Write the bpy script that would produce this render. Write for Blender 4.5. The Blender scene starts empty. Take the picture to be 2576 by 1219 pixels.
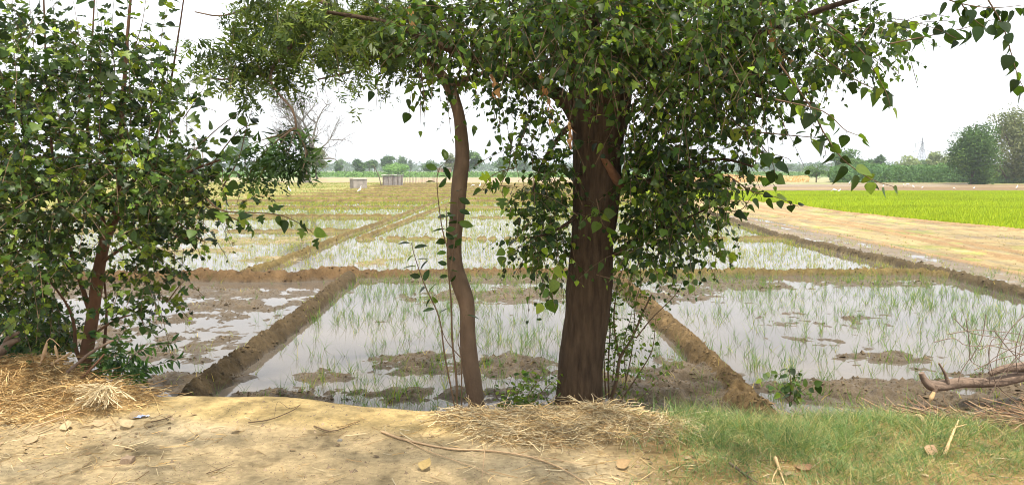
import bpy, math, random
import numpy as np
from mathutils import Vector

# ------------------------------------------------------------------ camera, sky, sun, exposure
SC = bpy.context.scene
COL = SC.collection
CAMH, PITCH, FPX = 1.7, math.radians(5.62), 1874.0     # focal length for a frame 2576 wide
cam = bpy.data.objects.new('camera', bpy.data.cameras.new('camera'))
COL.objects.link(cam)
cam.location = (0, 0, CAMH)
cam.rotation_euler = (math.radians(90) - PITCH, 0, 0)
cam.data.sensor_width = 36
cam.data.lens = 36 * FPX / 2576
cam.data.clip_start = 0.05
cam.data.clip_end = 20000
SC.camera = cam

SUN_DIR = Vector((0.16, -0.36, 1.0)).normalized()
world = bpy.data.worlds.new('World'); SC.world = world; world.use_nodes = True
wt = world.node_tree; wt.nodes.clear()
sky = wt.nodes.new('ShaderNodeTexSky'); sky.sky_type = 'NISHITA'; sky.sun_disc = False
sky.sun_elevation = math.asin(SUN_DIR.z); sky.sun_rotation = math.atan2(SUN_DIR.x, SUN_DIR.y)
sky.air_density = 1.0; sky.dust_density = 3.0; sky.ozone_density = 1.0
hsv = wt.nodes.new('ShaderNodeHueSaturation'); hsv.inputs['Saturation'].default_value = 0.22
bg = wt.nodes.new('ShaderNodeBackground'); bg.inputs['Strength'].default_value = 0.145
wo = wt.nodes.new('ShaderNodeOutputWorld')
veil = wt.nodes.new('ShaderNodeMixRGB'); veil.inputs[0].default_value = 0.72; veil.inputs[2].default_value = (6.1, 6.25, 6.5, 1)   # thin white overcast over the blue
wt.links.new(sky.outputs[0], hsv.inputs['Color']); wt.links.new(hsv.outputs[0], veil.inputs[1]); wt.links.new(veil.outputs[0], bg.inputs[0]); wt.links.new(bg.outputs[0], wo.inputs[0])

sl = bpy.data.lights.new('sun', 'SUN'); sl.energy = 4.0; sl.angle = math.radians(1.8); sl.color = (1.0, 0.93, 0.80)
sun = bpy.data.objects.new('sun', sl); COL.objects.link(sun)
sun.rotation_euler = SUN_DIR.to_track_quat('Z', 'Y').to_euler(); sun.location = (0, 0, 30)
SC.view_settings.view_transform = 'Standard'; SC.view_settings.look = 'None'
SC.view_settings.exposure = 0.92; SC.view_settings.gamma = 1
SC.render.engine = 'CYCLES'
SC.cycles.filter_width = 1.0; SC.cycles.max_bounces = 8; SC.cycles.diffuse_bounces = 3; SC.cycles.glossy_bounces = 3
SC.cycles.transmission_bounces = 4; SC.cycles.transparent_max_bounces = 8; SC.cycles.volume_bounces = 0
SC.cycles.caustics_reflective = False; SC.cycles.caustics_refractive = False

# ------------------------------------------------------------------ helpers
rng = np.random.default_rng(11)
cp, sp_ = math.cos(PITCH), math.sin(PITCH)
WATER = -0.6

def ray(px, py):
    px = np.asarray(px, float); py = np.asarray(py, float)
    u = (px - 1288) / FPX; v = -(py - 609.5) / FPX
    return np.stack([u, cp + v * sp_, -sp_ + v * cp], -1)
def at_depth(px, py, Y):
    r = ray(px, py); Y = np.asarray(Y, float)
    k = Y / r[..., 1]
    return np.stack([r[..., 0] * k, Y + 0 * k, CAMH + r[..., 2] * k], -1)
def on_ground(px, py, z=WATER):
    r = ray(px, py); k = (z - CAMH) / np.minimum(r[..., 2], -1e-4)
    return np.stack([r[..., 0] * k, r[..., 1] * k, z + 0 * k], -1)
def pxm(Y): return Y / FPX            # metres per pixel at depth Y
def norm(v): return v / np.maximum(np.linalg.norm(v, axis=-1, keepdims=True), 1e-9)
def sstep(a, b, x):
    t = np.clip((x - a) / (b - a), 0, 1); return t * t * (3 - 2 * t)
def hash2(ix, iy, s):
    h = (ix * 374761393 + iy * 668265263 + s * 1274126177) & 0xffffffff
    h = ((h ^ (h >> 13)) * 1103515245) & 0xffffffff
    return ((h ^ (h >> 16)) & 0xffff) / 65535.0
def vn(x, y, s=0):
    xi = np.floor(x).astype(np.int64); yi = np.floor(y).astype(np.int64)
    fx = x - xi; fy = y - yi; fx = fx * fx * (3 - 2 * fx); fy = fy * fy * (3 - 2 * fy)
    a = hash2(xi, yi, s); b = hash2(xi + 1, yi, s); c = hash2(xi, yi + 1, s); d = hash2(xi + 1, yi + 1, s)
    return (a + (b - a) * fx) * (1 - fy) + (c + (d - c) * fx) * fy
def fbm(x, y, o=3, s=0):
    r = 0; a = 1; t = 0
    for i in range(o):
        r = r + a * vn(x * 2 ** i + 17.3 * i, y * 2 ** i + 5.1 * i, s + i); t += a; a *= 0.55
    return r / t * 2 - 1
def inpoly(x, y, poly):
    r = np.zeros(x.shape, bool); n = len(poly)
    for i in range(n):
        x1, y1 = poly[i][:2]; x2, y2 = poly[(i + 1) % n][:2]
        if y1 == y2: continue
        c = ((y1 > y) != (y2 > y)) & (x < (x2 - x1) * (y - y1) / (y2 - y1) + x1)
        r ^= c
    return r
def pg(pts, z=WATER): return [tuple(on_ground(a, b, z)[:2]) for a, b in pts]
def seg_dist(x, y, pts):
    d = np.full(x.shape, 1e9)
    for (x1, y1), (x2, y2) in zip(pts[:-1], pts[1:]):
        dx, dy = x2 - x1, y2 - y1; L = dx * dx + dy * dy + 1e-12
        t = np.clip(((x - x1) * dx + (y - y1) * dy) / L, 0, 1)
        d = np.minimum(d, np.hypot(x - x1 - t * dx, y - y1 - t * dy))
    return d

# ------------------------------------------------------------------ materials
def new_mat(name):
    m = bpy.data.materials.new(name); m.use_nodes = True; nt = m.node_tree; nt.nodes.clear()
    o = nt.nodes.new('ShaderNodeOutputMaterial'); return m, nt, o
def N(nt, t, **k):
    n = nt.nodes.new(t)
    for a, b in k.items():
        if a in n.inputs: n.inputs[a].default_value = b
        else: setattr(n, a, b)
    return n
def mat(name, color=None, rough=0.8, spec=0.3, noise=8.0, var=0.35, bump=0.0, bscale=30.0, transl=0.0, stretch=(1, 1, 1), emit=None, metal=0):
    """procedural material: colour attribute or a fixed colour, times noise; optional bump and translucency"""
    m, nt, o = new_mat(name); L = nt.links.new
    tc = N(nt, 'ShaderNodeTexCoord'); mp = N(nt, 'ShaderNodeMapping'); mp.inputs['Scale'].default_value = stretch
    L(tc.outputs['Object'], mp.inputs[0])
    nz = N(nt, 'ShaderNodeTexNoise', Scale=noise, Detail=5.0, Roughness=0.6); L(mp.outputs[0], nz.inputs['Vector'])
    mr = N(nt, 'ShaderNodeMapRange'); mr.inputs[1].default_value = 0.25; mr.inputs[2].default_value = 0.75
    mr.inputs[3].default_value = 1 - var; mr.inputs[4].default_value = 1 + var
    L(nz.outputs['Fac'], mr.inputs[0])
    vm = N(nt, 'ShaderNodeVectorMath', operation='SCALE')
    if color is None:
        ca = N(nt, 'ShaderNodeVertexColor', layer_name='Col'); L(ca.outputs[0], vm.inputs[0])
    else: vm.inputs[0].default_value = color[:3]
    L(mr.outputs[0], vm.inputs['Scale'])
    bs = N(nt, 'ShaderNodeBsdfPrincipled', Roughness=rough, Metallic=metal); bs.inputs['Specular IOR Level'].default_value = spec
    L(vm.outputs[0], bs.inputs['Base Color'])
    if bump:
        n2 = N(nt, 'ShaderNodeTexNoise', Scale=bscale, Detail=6.0, Roughness=0.65); L(mp.outputs[0], n2.inputs['Vector'])
        b = N(nt, 'ShaderNodeBump', Strength=bump, Distance=0.02); L(n2.outputs['Fac'], b.inputs['Height']); L(b.outputs[0], bs.inputs['Normal'])
    out = bs.outputs[0]
    if transl:
        tr = N(nt, 'ShaderNodeBsdfTranslucent'); mx = N(nt, 'ShaderNodeMixShader', Fac=transl)
        v2 = N(nt, 'ShaderNodeVectorMath', operation='MULTIPLY'); v2.inputs[1].default_value = (1.7, 1.6, 0.6)
        L(vm.outputs[0], v2.inputs[0]); L(v2.outputs[0], tr.inputs[0])
        L(out, mx.inputs[1]); L(tr.outputs[0], mx.inputs[2]); out = mx.outputs[0]
    L(out, o.inputs[0]); return m

M_leaf = mat('leaf', None, 0.45, 0.35, 60, 0.2, transl=0.38)
M_farleaf = mat('distant_foliage', None, 0.7, 0.2, 1.5, 0.25, transl=0.25)
M_blade = mat('grass_blade', None, 0.6, 0.25, 20, 0.15, transl=0.35)
M_straw = mat('dry_straw', None, 0.75, 0.2, 40, 0.2)
M_twig = mat('twig', (0.13, 0.085, 0.05), 0.8, 0.2, 40, 0.3)
M_bark = mat('bark', (0.074, 0.049, 0.030), 0.9, 0.15, 9, 0.6, 1.0, 32, stretch=(3, 3, 0.5))
M_bark2 = mat('smooth_bark', (0.145, 0.098, 0.064), 0.85, 0.2, 12, 0.3, 0.5, 60, stretch=(1, 1, 0.5))
M_bark3 = mat('red_brown_bark', (0.16, 0.085, 0.05), 0.85, 0.2, 14, 0.35, 0.5, 50, stretch=(1, 1, 0.5))
M_dead = mat('dead_grey_wood', (0.155, 0.14, 0.12), 0.9, 0.1, 3, 0.3, 0.3, 8)
M_log = mat('cut_branch_bark', (0.19, 0.135, 0.10), 0.85, 0.2, 16, 0.4, 0.6, 60)
M_wood = mat('split_wood', (0.62, 0.42, 0.22), 0.7, 0.2, 25, 0.25, 0.3, 60)
M_fartrunk = mat('distant_trunk', (0.12, 0.09, 0.065), 0.9, 0.1, 2, 0.3)
M_concrete = mat('weathered_concrete', (0.27, 0.24, 0.22), 0.9, 0.1, 2.2, 0.35, 0.4, 9)
M_steel = mat('galvanised_steel', (0.04, 0.045, 0.05), 0.7, 0.2, 3, 0.1)
M_white = mat('white_feathers', (0.86, 0.85, 0.82), 0.8, 0.1, 20, 0.05)
M_beak = mat('yellow_beak', (0.6, 0.36, 0.06), 0.6, 0.2, 20, 0.05)
M_dark = mat('dark_legs', (0.03, 0.03, 0.03), 0.6, 0.2, 20, 0.05)
M_plastic = mat('plastic', None, 0.4, 0.4, 20, 0.1)
M_brick = mat('mud_brick', (0.30, 0.17, 0.11), 0.9, 0.1, 3, 0.3, 0.3, 10)
M_dryleaf = mat('dry_leaf', None, 0.8, 0.2, 50, 0.25, transl=0.15)

def ground_mat():
    m, nt, o = new_mat('soil'); L = nt.links.new
    tc = N(nt, 'ShaderNodeTexCoord')
    ca = N(nt, 'ShaderNodeVertexColor', layer_name='Col')
    def rng_noise(sc, lo, hi, det=6.0, a=0.3, b=0.7):
        n = N(nt, 'ShaderNodeTexNoise', Scale=sc, Detail=det, Roughness=0.65); L(tc.outputs['Object'], n.inputs['Vector'])
        r = N(nt, 'ShaderNodeMapRange'); r.inputs[1].default_value = a; r.inputs[2].default_value = b
        r.inputs[3].default_value = lo; r.inputs[4].default_value = hi; L(n.outputs['Fac'], r.inputs[0]); return r, n
    r1, _ = rng_noise(1.3, 0.8, 1.18); r2, n2 = rng_noise(22.0, 0.72, 1.25); r3, _ = rng_noise(0.15, 0.9, 1.1)
    m1 = N(nt, 'ShaderNodeMath', operation='MULTIPLY'); L(r1.outputs[0], m1.inputs[0]); L(r2.outputs[0], m1.inputs[1])
    m2 = N(nt, 'ShaderNodeMath', operation='MULTIPLY'); L(m1.outputs[0], m2.inputs[0]); L(r3.outputs[0], m2.inputs[1])
    vm = N(nt, 'ShaderNodeVectorMath', operation='SCALE'); L(ca.outputs[0], vm.inputs[0]); L(m2.outputs[0], vm.inputs['Scale'])
    bs = N(nt, 'ShaderNodeBsdfPrincipled'); bs.inputs['Specular IOR Level'].default_value = 0.3
    L(vm.outputs[0], bs.inputs['Base Color'])
    rr = N(nt, 'ShaderNodeMapRange'); rr.inputs[1].default_value = 0; rr.inputs[2].default_value = 1
    sp = N(nt, 'ShaderNodeMapRange'); sp.inputs[3].default_value = .05; sp.inputs[4].default_value = .4; L(ca.outputs['Alpha'], sp.inputs[0]); L(sp.outputs[0], bs.inputs['Specular IOR Level'])
    rr.inputs[3].default_value = 0.92; rr.inputs[4].default_value = 0.38; L(ca.outputs['Alpha'], rr.inputs[0]); L(rr.outputs[0], bs.inputs['Roughness'])
    n4 = N(nt, 'ShaderNodeTexNoise', Scale=70.0, Detail=5.0, Roughness=0.7); L(tc.outputs['Object'], n4.inputs['Vector'])
    ad = N(nt, 'ShaderNodeMath', operation='ADD'); L(n2.outputs['Fac'], ad.inputs[0]); L(n4.outputs['Fac'], ad.inputs[1])
    b = N(nt, 'ShaderNodeBump', Strength=0.9, Distance=0.03); L(ad.outputs[0], b.inputs['Height']); L(b.outputs[0], bs.inputs['Normal'])
    L(bs.outputs[0], o.inputs[0]); return m
M_ground = ground_mat()

def water_mat():
    m, nt, o = new_mat('muddy_water'); L = nt.links.new
    tc = N(nt, 'ShaderNodeTexCoord')
    n = N(nt, 'ShaderNodeTexNoise', Scale=0.5, Detail=4.0); L(tc.outputs['Object'], n.inputs['Vector'])
    cr = N(nt, 'ShaderNodeValToRGB'); e = cr.color_ramp.elements
    e[0].position = 0.35; e[0].color = (0.075, 0.064, 0.052, 1); e[1].position = 0.7; e[1].color = (0.13, 0.108, 0.085, 1)
    L(n.outputs['Fac'], cr.inputs[0])
    bs = N(nt, 'ShaderNodeBsdfPrincipled', Roughness=0.04, IOR=1.33); bs.inputs['Specular IOR Level'].default_value = 0.5
    L(cr.outputs[0], bs.inputs['Base Color'])
    n2 = N(nt, 'ShaderNodeTexNoise', Scale=7.0, Detail=3.0); L(tc.outputs['Object'], n2.inputs['Vector'])
    b = N(nt, 'ShaderNodeBump', Strength=0.06, Distance=0.01); L(n2.outputs['Fac'], b.inputs['Height']); L(b.outputs[0], bs.inputs['Normal'])
    L(bs.outputs[0], o.inputs[0]); return m
M_water = water_mat()

# ------------------------------------------------------------------ mesh builders
def mk(name, V, F, m, parent=None, col=None, smooth=True):
    """F: list of (M,k) index arrays"""
    V = np.asarray(V, np.float32).reshape(-1, 3)
    me = bpy.data.meshes.new(name)
    F = [np.asarray(f, np.int32) for f in F if len(f)]
    me.vertices.add(len(V)); me.vertices.foreach_set('co', V.ravel())
    li = np.concatenate([f.ravel() for f in F]); tot = np.concatenate([np.full(len(f), f.shape[1], np.int32) for f in F])
    st = np.concatenate([[0], np.cumsum(tot)[:-1]]).astype(np.int32)
    me.loops.add(len(li)); me.loops.foreach_set('vertex_index', li.astype(np.int32))
    me.polygons.add(len(tot)); me.polygons.foreach_set('loop_start', st)
    try: me.polygons.foreach_set('loop_total', tot)
    except Exception: pass
    me.polygons.foreach_set('use_smooth', np.full(len(tot), smooth, bool))
    if col is not None:
        c = np.asarray(col, np.float32)
        if c.shape[1] == 3: c = np.concatenate([c, np.ones((len(c), 1), np.float32)], 1)
        a = me.color_attributes.new('Col', 'FLOAT_COLOR', 'POINT'); a.data.foreach_set('color', c.ravel())
    me.update(calc_edges=True); me.materials.append(m)
    o = bpy.data.objects.new(name, me); COL.objects.link(o)
    if parent is not None:
        o.parent = parent; o.matrix_parent_inverse = parent.matrix_world.inverted() if False else o.matrix_parent_inverse
        p = Vector(parent.location)
        me.vertices.foreach_set('co', (V - np.array(p, np.float32)).ravel().astype(np.float32)); me.update()
    return o
def thing(name, label, cat, loc, group=None):
    o = bpy.data.objects.new(name, None); COL.objects.link(o); o.location = [float(v) for v in loc]; o.empty_display_size = 0.1
    o['label'] = label; o['category'] = cat
    if group: o['group'] = group
    return o
def tag(o, label=None, cat=None, group=None, kind=None):
    if label: o['label'] = label
    if cat: o['category'] = cat
    if group: o['group'] = group
    if kind: o['kind'] = kind
    return o

class Buf:
    def __init__(s): s.V = []; s.F = {}; s.C = []; s.n = 0
    def add(s, V, F, C=None):
        V = np.asarray(V, float).reshape(-1, 3); F = np.asarray(F, np.int64)
        s.V.append(V); s.F.setdefault(F.shape[1], []).append(F + s.n)
        s.C.append(np.broadcast_to(np.asarray(C if C is not None else (1, 1, 1), float), (len(V), 3)))
        s.n += len(V)
    def build(s, name, m, parent=None, smooth=True):
        return mk(name, np.concatenate(s.V), [np.concatenate(f) for f in s.F.values()], m, parent, np.concatenate(s.C), smooth)

def join(A, B):
    A.V += B.V; A.C += B.C
    for k, v in B.F.items(): A.F.setdefault(k, []).extend([a + A.n for a in v])
    A.n += B.n

def resample(P, step):
    P = np.asarray(P, float); n = len(P)
    Q = np.vstack([2 * P[0] - P[1], P, 2 * P[-1] - P[-2]]); out = []
    for i in range(1, n):
        L = np.linalg.norm(Q[i + 1, :3] - Q[i, :3]); k = max(1, int(L / step))
        t = np.arange(k)[:, None] / k
        a, b, c, d = Q[i - 1], Q[i], Q[i + 1], Q[i + 2]
        out.append(0.5 * ((2 * b) + (-a + c) * t + (2 * a - 5 * b + 4 * c - d) * t ** 2 + (-a + 3 * b - 3 * c + d) * t ** 3))
    out.append(Q[n][None]); return np.vstack(out)
def tube(B, P, ns=8, step=0.08, rough=0.0, furrow=0.0, col=None, seed=0, cap=True):
    """P: rows x,y,z,r ; adds a tapered tube"""
    R = resample(P, step); c = R[:, :3]; r = np.maximum(R[:, 3], 0.0008)
    t = norm(np.gradient(c, axis=0)); ref = np.array([0.13, 0.99, 0.05]); 
    if abs(t[0] @ ref) > 0.9: ref = np.array([0.99, 0.1, 0.13])
    s = norm(np.cross(t, ref)); u = np.cross(t, s)
    a = np.linspace(0, 2 * np.pi, ns, endpoint=False)
    ln = np.concatenate([[0], np.cumsum(np.linalg.norm(np.diff(c, axis=0), axis=1))])
    rr = np.repeat(r[:, None], ns, 1)
    if rough or furrow:
        A, Lg = np.meshgrid(a, ln)
        ca, sa = np.cos(A), np.sin(A)
        if rough: rr = rr * (1 + rough * fbm(ca * 1.6 + Lg * 3 + 9 + seed, sa * 1.6 + Lg * 1.7, 3, seed))
        if furrow:
            q = fbm(A * 9 + 0.8 * fbm(Lg * 6, A * 2, 2, seed + 7) + 40, Lg * 5.0, 4, seed + 3); q = .35 - 1.6 * np.abs(q)
            q = q * sstep(0, 0.5, np.minimum(A, 2 * np.pi - A))
            rr = rr + furrow * q
    V = c[:, None] + s[:, None] * (np.cos(a)[None, :, None] * rr[..., None]) + u[:, None] * (np.sin(a)[None, :, None] * rr[..., None])
    n = len(c); i = np.arange(n - 1)[:, None] * ns; j = np.arange(ns)[None]; j2 = (j + 1) % ns
    F = np.stack([i + j, i + j2, i + ns + j2, i + ns + j], -1).reshape(-1, 4)
    V = V.reshape(-1, 3)
    B.add(V, F, col)
    if cap:
        cc = np.vstack([V[-ns:], c[-1:]]); B.add(cc, np.stack([np.arange(ns), (np.arange(ns) + 1) % ns, np.full(ns, ns)], -1), col)
        cc = np.vstack([V[:ns], c[:1]]); B.add(cc, np.stack([(np.arange(ns) + 1) % ns, np.arange(ns), np.full(ns, ns)], -1), col)
def ptube(B, pts, Y=None, **k):
    """pts: (px,py,width_px[,Y])"""
    P = []
    for q in pts:
        y = q[3] if len(q) > 3 else Y
        P.append([*at_depth(q[0], q[1], y), q[2] * pxm(y) / 2])
    tube(B, P, **k); return np.array(P)

def ribbons(B, P0, D, Bend, L, W, K=4, col=None, taper=True, side=None, r=rng, wob=0.0):
    """n curved ribbons; p(t) = P0 + D*L*t + Bend*L*t^2"""
    n = len(P0); t = np.linspace(0, 1, K)
    c = P0[:, None] + D[:, None] * (L[:, None] * t)[..., None] + Bend[:, None] * (L[:, None] * t ** 2)[..., None]
    if wob: c = c + wob * L[:, None, None] * r.normal(size=(n, K, 3)) * (t[None, :, None] > 0)
    if side is None: side = norm(np.cross(D, r.normal(size=(n, 3))))
    w = W[:, None] * ((1 - t ** 1.5)[None] if taper else np.ones((1, K))) / 2
    if taper:
        V = np.concatenate([(c - side[:, None] * w[..., None])[:, :-1], (c + side[:, None] * w[..., None])[:, :-1], c[:, -1:]], 1)
        m = 2 * K - 1; base = np.arange(n)[:, None] * m; k = K - 1
        if K > 2:
            j = np.arange(K - 2)[None]
            F = np.stack([base + j, base + j + k, base + j + k + 1, base + j + 1], -1).reshape(-1, 4)
            F3 = np.stack([base + k - 1, base + 2 * k - 1, base + 2 * k], -1).reshape(-1, 3)
        else: F = None; F3 = np.stack([base, base + 1, base + 2], -1).reshape(-1, 3)
    else:
        V = np.concatenate([c - side[:, None] * w[..., None], c + side[:, None] * w[..., None]], 1)
        m = 2 * K; base = np.arange(n)[:, None] * m; j = np.arange(K - 1)[None]
        F = np.stack([base + j, base + j + K, base + j + K + 1, base + j + 1], -1).reshape(-1, 4); F3 = None
    C = np.repeat(col, m, 0); V = V.reshape(-1, 3); n0 = B.n
    B.V.append(V); B.C.append(C); B.n += len(V)
    if F is not None: B.F.setdefault(4, []).append(F + n0)
    if F3 is not None: B.F.setdefault(3, []).append(F3 + n0)

# ------------------------------------------------------------------ leaf templates (u side, v along, w up)
def strip_leaf(outl, fold=0.18, droop=0.12, pet=True):
    vs = []; fs = []
    mid = [(0, v, -droop * v * v) for v, u in outl]
    R = [(u, v, fold * u - droop * v * v) for v, u in outl]; Lf = [(-u * 0.96, v, fold * u - droop * v * v) for v, u in outl]
    n = len(outl); vs = mid + R + Lf
    for i in range(n - 1):
        fs.append((i, i + 1, n + i + 1, n + i)); fs.append((i + 1, i, 2 * n + i, 2 * n + i + 1))
    if pet:
        k = len(vs); v0 = outl[0][0]; vs += [(-0.012, 0, 0), (0.012, 0, 0), (0.012, v0 + .05, 0), (-0.012, v0 + .05, 0)]; fs.append((k, k + 1, k + 2, k + 3))
    return np.array(vs, float), np.array(fs)
T_heart = strip_leaf([(0.28, 0.0), (0.29, .2), (0.4, .38), (0.55, .43), (0.75, .37), (0.95, .24), (1.1, .1), (1.22, 0.0)])
T_heart2 = strip_leaf([(0.28, 0.0), (0.26, .17), (0.38, .33), (0.55, .36), (0.78, .27), (1.0, .15), (1.15, .06), (1.28, 0.0)], 0.35, 0.3)
T_lobe = strip_leaf([(0.28, 0.0), (0.29, .24), (0.36, .46), (0.46, .50), (0.56, .18), (0.68, .46), (0.8, .44), (0.88, .17), (1.02, .17), (1.22, 0.0)], 0.2, 0.15)
T_lobe2 = strip_leaf([(0.28, 0.0), (0.27, .24), (0.42, .46), (0.52, .42), (0.60, .15), (0.72, .40), (0.86, .34), (0.96, .13), (1.22, 0.0)], 0.35, 0.3)
T_lance = strip_leaf([(0.1, 0.0), (0.25, .1), (0.5, .17), (0.75, .14), (1.0, .06), (1.12, 0.0)], 0.3, 0.2)
T_oval = strip_leaf([(0.12, 0.0), (0.22, .14), (0.45, .24), (0.7, .24), (0.92, .12), (1.05, 0.0)], 0.25, 0.15)
def neem_leaf(pairs=7, ll=0.26, w=0.034, jit=0.0, seed=1):
    jr = np.random.default_rng(seed)
    V = [(-.006, 0, 0), (.006, 0, 0), (.004, 1, -.22), (-.004, 1, -.22)]; F = [(0, 1, 2, 3)]
    for i in range(pairs):
        v = 0.2 + 0.78 * i / (pairs - 1); z0 = -.22 * v * v; l = ll * (0.8 + 0.4 * math.sin(3 * v)) 
        for s in (-1, 1):
            if jit and jr.random() < .12: continue
            k = len(V); v2 = v + 0.03 * s + jr.normal(0, .03) * (jit > 0); f = 1 + jr.normal(0, jit); dz = jr.normal(0, jit) * l; fw_ = jr.normal(0, jit) * l
            V += [(0, v2, z0), (s * l * .36, v2 + l * .40, z0 - l * .05 + dz * .4), (s * l * .5, v2 + l * .10, z0 - l * .12 + dz * .4), (s * l * .95 * f, v2 + l * .52 + fw_, z0 - l * .3 + dz)]
            F += [(k, k + 2, k + 3, k + 1) if s > 0 else (k, k + 1, k + 3, k + 2)]
    k = len(V); V += [(0, 1, -.22), (.03, 1.1, -.25), (0, 1.25, -.32), (-.03, 1.1, -.25)]; F += [(k, k + 1, k + 2, k + 3)]
    return np.array(V, float), np.array(F)
T_neem = neem_leaf(6, .34, jit=.3, seed=2); T_neem2 = neem_leaf(5, 0.4, jit=.35, seed=3); T_neem3 = neem_leaf(4, .42, jit=.45, seed=4); T_neem4 = neem_leaf(6, .36, jit=.45, seed=5)

class Leaves:
    def __init__(s): s.d = {}
    def add(s, T, P, A, Nn, S, C):
        s.d.setdefault(id(T), (T, []))[1].append((P, A, Nn, S, C))
    def fill(s, B):
        for T, items in s.d.values():
            P = np.vstack([i[0] for i in items]); A = norm(np.vstack([i[1] for i in items])); Nn = np.vstack([i[2] for i in items])
            S = np.concatenate([i[3] for i in items]); C = np.vstack([i[4] for i in items])
            U = norm(np.cross(A, Nn)); W = np.cross(U, A); tv, tf = T
            V = P[:, None] + S[:, None, None] * (tv[None, :, :1] * U[:, None] + tv[None, :, 1:2] * A[:, None] + tv[None, :, 2:] * W[:, None])
            n = len(P); F = (tf[None] + (np.arange(n) * len(tv))[:, None, None]).reshape(-1, tf.shape[1])
            B.add(V.reshape(-1, 3), F, np.repeat(C, len(tv), 0))
UP = np.array([0, 0, 1.0])
GREENS = np.array([[.021, .047, .008], [.040, .082, .011], [.066, .120, .014], [.105, .172, .018], [.18, .26, .024], [.28, .38, .035]])
def leafcol(n, w=(4, 4, 3, 2, .8, .25), pal=GREENS, r=rng):
    w = np.array(w, float); i = r.choice(len(pal), n, p=w / w.sum())
    return pal[i] * r.uniform(.8, 1.2, (n, 1)) * (1 + r.normal(0, .05, (n, 3)))

def sprigs(LV, TW, P0, D, L, k, size, temps, cols, droop=0.6, open_=0.8, nrand=0.6, r=rng, tw=0.004, wts=(4, 4, 3, 2, .8, .25)):
    """n sprigs starting at P0 along D with k alternate leaves each"""
    n = len(P0)
    bend = np.zeros((n, 3)); bend[:, 2] = -droop * r.uniform(.3, 1., n)
    t = np.linspace(.12, 1, k)[None] + r.uniform(-.05, .05, (n, k))
    c = P0[:, None] + D[:, None] * (L[:, None] * t)[..., None] + bend[:, None] * (L[:, None] * t ** 2)[..., None]
    tan = norm(D[:, None] + 2 * bend[:, None] * t[..., None])
    sg = np.where(np.arange(k) % 2, 1, -1)[None, :, None] * np.where(r.random((n, 1, 1)) < .5, 1, -1)
    side = norm(np.cross(tan, UP + 0.3 * r.normal(size=(n, 1, 3))))
    A = norm(tan * .45 + side * sg * open_ + np.array([0, 0, -droop * .9]) + .35 * r.normal(size=(n, k, 3)))
    Nn = norm(UP * 0.9 + nrand * r.normal(size=(n, k, 3)) + np.array([0, -0.25, 0]))
    S = size * np.clip(r.lognormal(-.08, .27, (n, k)), .4, 1.4)
    S = S * (1 - .35 * (t > .85))
    c2 = leafcol(n * k, wts, r=r) if cols is None else cols(n * k)
    c2 = c2 * np.repeat(r.uniform(.6, 1.35, n), k)[:, None]
    c = c.reshape(-1, 3); A = A.reshape(-1, 3); Nn = Nn.reshape(-1, 3); S = S.ravel()
    ch = r.integers(0, len(temps), n * k)
    for i, T in enumerate(temps):
        m_ = ch == i
        if m_.any(): LV.add(T, c[m_], A[m_], Nn[m_], S[m_], c2[m_])
    if TW is not None and tw:
        ribbons(TW, P0, D, bend, L, np.full(n, tw), 5, np.tile([1, 1, 1.], (n, 1)), taper=False, r=r)
        ribbons(TW, P0, D, bend, L, np.full(n, tw), 5, np.tile([1, 1, 1.], (n, 1)), taper=False, r=r)

CULL = []
def blobs(LV, TW, lst, size, temps, k=8, L=(.22, .5), cols=None, droop=.6, r=rng, fill=.42, up=0.0, wts=(4, 4, 3, 2, .8, .25), tw=.004, open_=.8, nrand=.6, inset=38):
    for (cx, cy, rx, ry, Y, dY, tau) in lst:
        m = pxm(Y); area = math.pi * rx * ry * m * m
        n = max(2, int(.68 * tau * area / (k * fill * size * size * .62)))
        q = norm(r.normal(size=(n, 3))) * (r.random((n, 1)) ** .42)
        yy = np.maximum(Y + q[:, 1] * dY, 1.6)
        ex, ey = max(rx * .35, rx - inset), max(ry * .35, ry - inset); qx, qy = cx + q[:, 0] * ex, cy + q[:, 2] * -ey; keep = np.ones(n, bool)
        for (x0, y0, x1, y1, wd, pr_) in CULL: keep &= ~((qy > min(y0, y1)) & (qy < max(y0, y1)) & (np.abs(qx - np.interp(qy, [min(y0, y1), max(y0, y1)], [x0, x1] if y0 < y1 else [x1, x0])) < wd) & (yy < Y + .5) & (r.random(n) < pr_))
        P0 = at_depth(qx, qy, yy)[keep]; q = q[keep]; n = len(P0)
        if n < 1: continue
        D = norm(norm(q) * .7 + r.normal(size=(n, 3)) * .55 + np.array([0, 0, up]))
        sprigs(LV, TW, P0, D, r.uniform(*L, n), k, size, temps, cols, droop, open_, nrand, r, tw, wts)

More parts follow.
